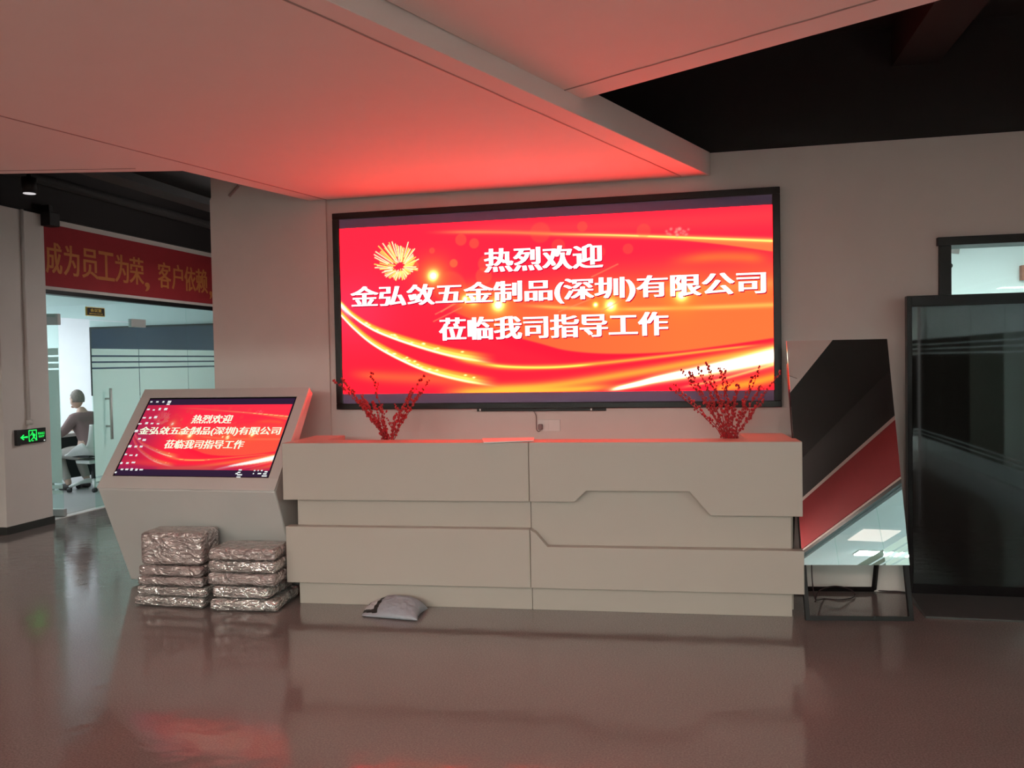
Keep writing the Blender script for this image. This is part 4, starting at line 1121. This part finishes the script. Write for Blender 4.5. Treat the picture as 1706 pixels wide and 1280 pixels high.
# ================================================================== CHAIRS, TABLE, PERSON
def office_chair(loc, rot, label):
    t = empty('office_chair', (0, 0, 0), label, 'chair', 'white meeting room chairs')
    # shell: seat front -> seat rear -> back top; local +y is the front of the seat
    prof = bezier([(0.24, 0.45), (0.10, 0.43), (-0.10, 0.43), (-0.20, 0.50), (-0.25, 0.66), (-0.29, 0.88)], 7)
    bm = bmesh.new(); rows = []
    for k, (yy, zz) in enumerate(prof):
        s = k / (len(prof) - 1)
        w = 0.23 + 0.045 * math.sin(min(1, s * 1.3) * math.pi) - 0.04 * max(0, s - 0.75) * 4
        row = []
        for i in range(15):
            a = i / 14 * 2 - 1
            wing = abs(a) ** 3
            lift = wing * 0.20 * math.exp(-((s - 0.42) / 0.24) ** 2)
            fwd = wing * 0.10 * max(0, s - 0.5) * 2
            row.append(bm.verts.new((a * w, yy + fwd, zz + lift)))
        rows.append(row)
    for A, B in zip(rows, rows[1:]):
        for i in range(14): bm.faces.new((A[i], A[i + 1], B[i + 1], B[i]))
    o = fin('shell', bm, M['chair'], t, True)
    m = o.modifiers.new('solid', 'SOLIDIFY'); m.thickness = 0.022; m.offset = -1
    bm = bmesh.new(); box(bm, -0.19, 0.19, -0.16, 0.2, 0.446, 0.475); fin('cushion', bm, M['mesh'], t, bevel=0.02)
    bm = bmesh.new(); box(bm, -0.15, 0.15, -0.12, 0.14, 0.36, 0.405); fin('seat_frame', bm, M['chair'], t, bevel=0.015)
    bm = bmesh.new(); lathe(bm, [(0.028, 0.10), (0.028, 0.25), (0.018, 0.25), (0.018, 0.37)], (0, 0, 0), 12); fin('column', bm, M['mesh'], t, True)
    for k in range(5):
        an = k * 2 * math.pi / 5 + 0.3
        c, s_ = math.cos(an), math.sin(an)
        bm = bmesh.new(); tube(bm, [(0, 0, 0.13), (c * 0.16, s_ * 0.16, 0.12), (c * 0.30, s_ * 0.30, 0.075)], [0.03, 0.024, 0.018], 8); l = fin('base_leg', bm, M['chair'], t, True)
        bm = bmesh.new()
        lathe(bm, [(0.004, -0.026), (0.028, -0.022), (0.03, 0), (0.028, 0.022), (0.004, 0.026)], (0, 0, 0), 12)
        bmesh.ops.transform(bm, matrix=Matrix.Translation((c * 0.30, s_ * 0.30, 0.034)) @ Matrix.Rotation(an + 0.8, 4, 'Z') @ Matrix.Rotation(math.pi / 2, 4, 'X'), verts=bm.verts)
        fin('caster', bm, M['mesh'], l, True)
    t.location = loc; t.rotation_euler = (0, 0, rot)
    return t

PB = Vector((-7.78, 9.48, 0.0))
face = math.radians(168)      # heading of the seated person, measured from +x
fx = Vector((math.cos(face), math.sin(face), 0)); lx = Vector((-math.sin(face), math.cos(face), 0))
office_chair((PB.x, PB.y, 0.0045), face - math.pi / 2, 'white office chair the seated person is using')
office_chair((PB.x - 0.72, PB.y - 0.62, 0.0045), face + math.pi / 2 + 0.9, 'empty white office chair left of the seated person')

# table
tbl = empty('meeting_table', (-9.0, 9.9, 0), 'white meeting table before the seated person', 'table')
TT = Matrix.Translation((PB.x, PB.y, 0)) @ Matrix.Rotation(face, 4, 'Z')
bm = bmesh.new(); box(bm, 0.40, 1.5, -1.6, 0.26, 0.70, 0.745, T=TT); fin('tabletop', bm, M['plastic'], tbl, bevel=0.006)
bm = bmesh.new(); box(bm, 0.62, 0.66, -1.5, 0.16, 0.12, 0.70, T=TT); fin('modesty_panel', bm, M['mesh'], tbl)
for a, b_ in ((0.55, -1.5), (1.4, -1.5), (0.55, 0.2), (1.4, 0.2)):
    bm = bmesh.new(); box(bm, a - 0.025, a + 0.025, b_ - 0.025, b_ + 0.025, 0.0045, 0.70, T=TT); fin('leg', bm, M['plastic'], tbl)

def P(f, l, z): return PB + fx * f + lx * l + Vector((0, 0, z))
def skin(name, nodes, edges, mat, parent=None, root=0, sub=2):
    me = bpy.data.meshes.new(name); me.from_pydata([tuple(n[0]) for n in nodes], edges, []); me.update()
    o = bpy.data.objects.new(name + '_src', me); COL.objects.link(o)
    s = o.modifiers.new('s', 'SKIN'); s.use_smooth_shade = True
    o.modifiers.new('d', 'SUBSURF').levels = sub
    for i, n in enumerate(nodes):
        r = n[1]; me.skin_vertices[0].data[i].radius = (r, r) if not isinstance(r, tuple) else r
        me.skin_vertices[0].data[i].use_root = (i == root)
    dg = bpy.context.evaluated_depsgraph_get(); dg.update()
    m2 = bpy.data.meshes.new_from_object(o.evaluated_get(dg)); m2.name = name
    bpy.data.objects.remove(o); bpy.data.meshes.remove(me)
    m2.polygons.foreach_set('use_smooth', [True] * len(m2.polygons))
    return m2
HZ = 0.50
torso = [(P(0.02, 0, HZ + 0.02), 0.13), (P(0.03, 0, HZ + 0.16), 0.135), (P(0.08, 0, HZ + 0.32), 0.15), (P(0.13, 0, HZ + 0.44), 0.13), (P(0.18, 0, HZ + 0.53), 0.062), (P(0.215, 0, HZ + 0.60), 0.055)]
def limbs(up):
    n, e = [], []
    return n, e
nodes = list(torso); edges = [(0, 1), (1, 2), (2, 3), (3, 4), (4, 5)]
def chain(nodes, edges, start, pts):
    prev = start
    for p_, r in pts:
        nodes.append((p_, r)); edges.append((prev, len(nodes) - 1)); prev = len(nodes) - 1
    return prev
arm = lambda s: [(P(0.13, 0.17 * s, HZ + 0.45), 0.068), (P(0.22, 0.22 * s, HZ + 0.31), 0.052), (P(0.33, 0.25 * s, HZ + 0.24), 0.044), (P(0.48, 0.20 * s, HZ + 0.275), 0.034), (P(0.56, 0.17 * s, HZ + 0.285), 0.026), (P(0.60, 0.16 * s, HZ + 0.283), 0.032)]
leg = lambda s: [(P(0.10, 0.10 * s, HZ - 0.0), 0.095), (P(0.30, 0.13 * s, HZ + 0.0), 0.082), (P(0.46, 0.15 * s, HZ - 0.03), 0.066), (P(0.40, 0.15 * s, HZ - 0.2), 0.055), (P(0.30, 0.14 * s, HZ - 0.38), 0.042), (P(0.29, 0.14 * s, HZ - 0.43), 0.036)]
for s in (1, -1):
    tip = chain(nodes, edges, 3, arm(s))
    hand = nodes[tip][0]
    for k, dl in enumerate((-0.030, -0.010, 0.010, 0.028)):
        L_ = (0.062, 0.074, 0.07, 0.055)[k]
        chain(nodes, edges, tip, [(hand + fx * 0.035 + lx * dl, 0.0105), (hand + fx * (0.035 + L_ * 0.6) + lx * dl * 1.2 + Vector((0, 0, 0.006)), 0.0095), (hand + fx * (0.035 + L_) + lx * dl * 1.25 - Vector((0, 0, 0.012)), 0.008)])
    chain(nodes, edges, tip, [(hand - lx * 0.035 * s + fx * 0.012, 0.0115), (hand - lx * 0.055 * s + fx * 0.045 - Vector((0, 0, 0.008)), 0.009)])
    chain(nodes, edges, 0, leg(s))
me = skin('person', nodes, edges, M['skin'])
bm = bmesh.new(); bm.from_mesh(me); bpy.data.meshes.remove(me)
hc = P(0.265, 0.0, HZ + 0.70)
g = bmesh.ops.create_uvsphere(bm, u_segments=24, v_segments=16, radius=1.0)
for v in g['verts']:
    c = v.co.copy(); k = 1 - 0.16 * max(0, -c.z) ** 1.3
    v.co = hc + fx * (c.x * 0.096 * k + (0.012 if c.z < -0.2 else 0)) + lx * (c.y * 0.077 * k) + Vector((0, 0, c.z * 0.122))
def lump(f, l, z, rf_, rl, rz):
    g = bmesh.ops.create_icosphere(bm, subdivisions=2, radius=1.0)
    for v in g['verts']: c = v.co.copy(); v.co = hc + fx * (f + c.x * rf_) + lx * (l + c.y * rl) + Vector((0, 0, z + c.z * rz))
lump(0.098, 0, -0.012, 0.018, 0.014, 0.024); lump(0.09, 0, -0.062, 0.012, 0.024, 0.008); lump(0.082, 0, -0.1, 0.02, 0.03, 0.018)
for s in (1, -1):
    lump(0.0, 0.078 * s, -0.01, 0.02, 0.008, 0.03); lump(0.088, 0.03 * s, 0.008, 0.008, 0.014, 0.008)
per = fin('person', bm, M['skin'], None, True)
tag(per, 'person in a mauve shirt and pale trousers seated with back turned in the meeting room', 'person')
# clothes and hair
sn = [(P(0.01, 0, HZ - 0.01), 0.15)] + [(p, r * 1.06 + 0.008) for p, r in torso[1:4]] + [(P(0.185, 0, HZ + 0.545), 0.078)]
se = [(0, 1), (1, 2), (2, 3), (3, 4)]
for s in (1, -1): chain(sn, se, 3, [(p, r + 0.012) for p, r in arm(s)[:3]] + [(P(0.36, 0.243 * s, HZ + 0.248), 0.05)])
m = skin('shirt', sn, se, None); link('shirt', m, M['shirt'], per)
tn = [(P(0.02, 0, HZ + 0.03), 0.146), (P(0.02, 0, HZ + 0.1), 0.13)]; te = [(0, 1)]
for s in (1, -1): chain(tn, te, 0, [(p, r + 0.012) for p, r in leg(s)[:5]])
m = skin('trousers', tn, te, None); link('trousers', m, M['trousers'], per)
for s in (1, -1):
    c = P(0.36, 0.14 * s, 0.045); bm = bmesh.new()
    g = bmesh.ops.create_uvsphere(bm, u_segments=16, v_segments=10, radius=1.0)
    for v in g['verts']: q = v.co.copy(); v.co = c + fx * (q.x * 0.125) + lx * (q.y * 0.043 * (1 + 0.15 * q.x)) + Vector((0, 0, max(-0.04, q.z * 0.05 - 0.02 * max(0, q.x))))
    fin('shoe', bm, M['shoe'], per, True)
bm = bmesh.new(); g = bmesh.ops.create_uvsphere(bm, u_segments=28, v_segments=18, radius=1.0)
kill = []
for v in g['verts']:
    c = v.co.copy()
    if (c.z < 0.30 and c.x > 0.25) or c.z < -0.45: kill.append(v)
    v.co = hc + fx * (c.x * 0.102 - 0.004) + lx * (c.y * 0.083) + Vector((0, 0, c.z * 0.126 + 0.005 + 0.003 * noise.noise(c * 9)))
bmesh.ops.delete(bm, geom=kill, context='VERTS')
o = fin('hair', bm, M['hair'], per, True)
md = o.modifiers.new('solid', 'SOLIDIFY'); md.thickness = 0.012; md.offset = -1
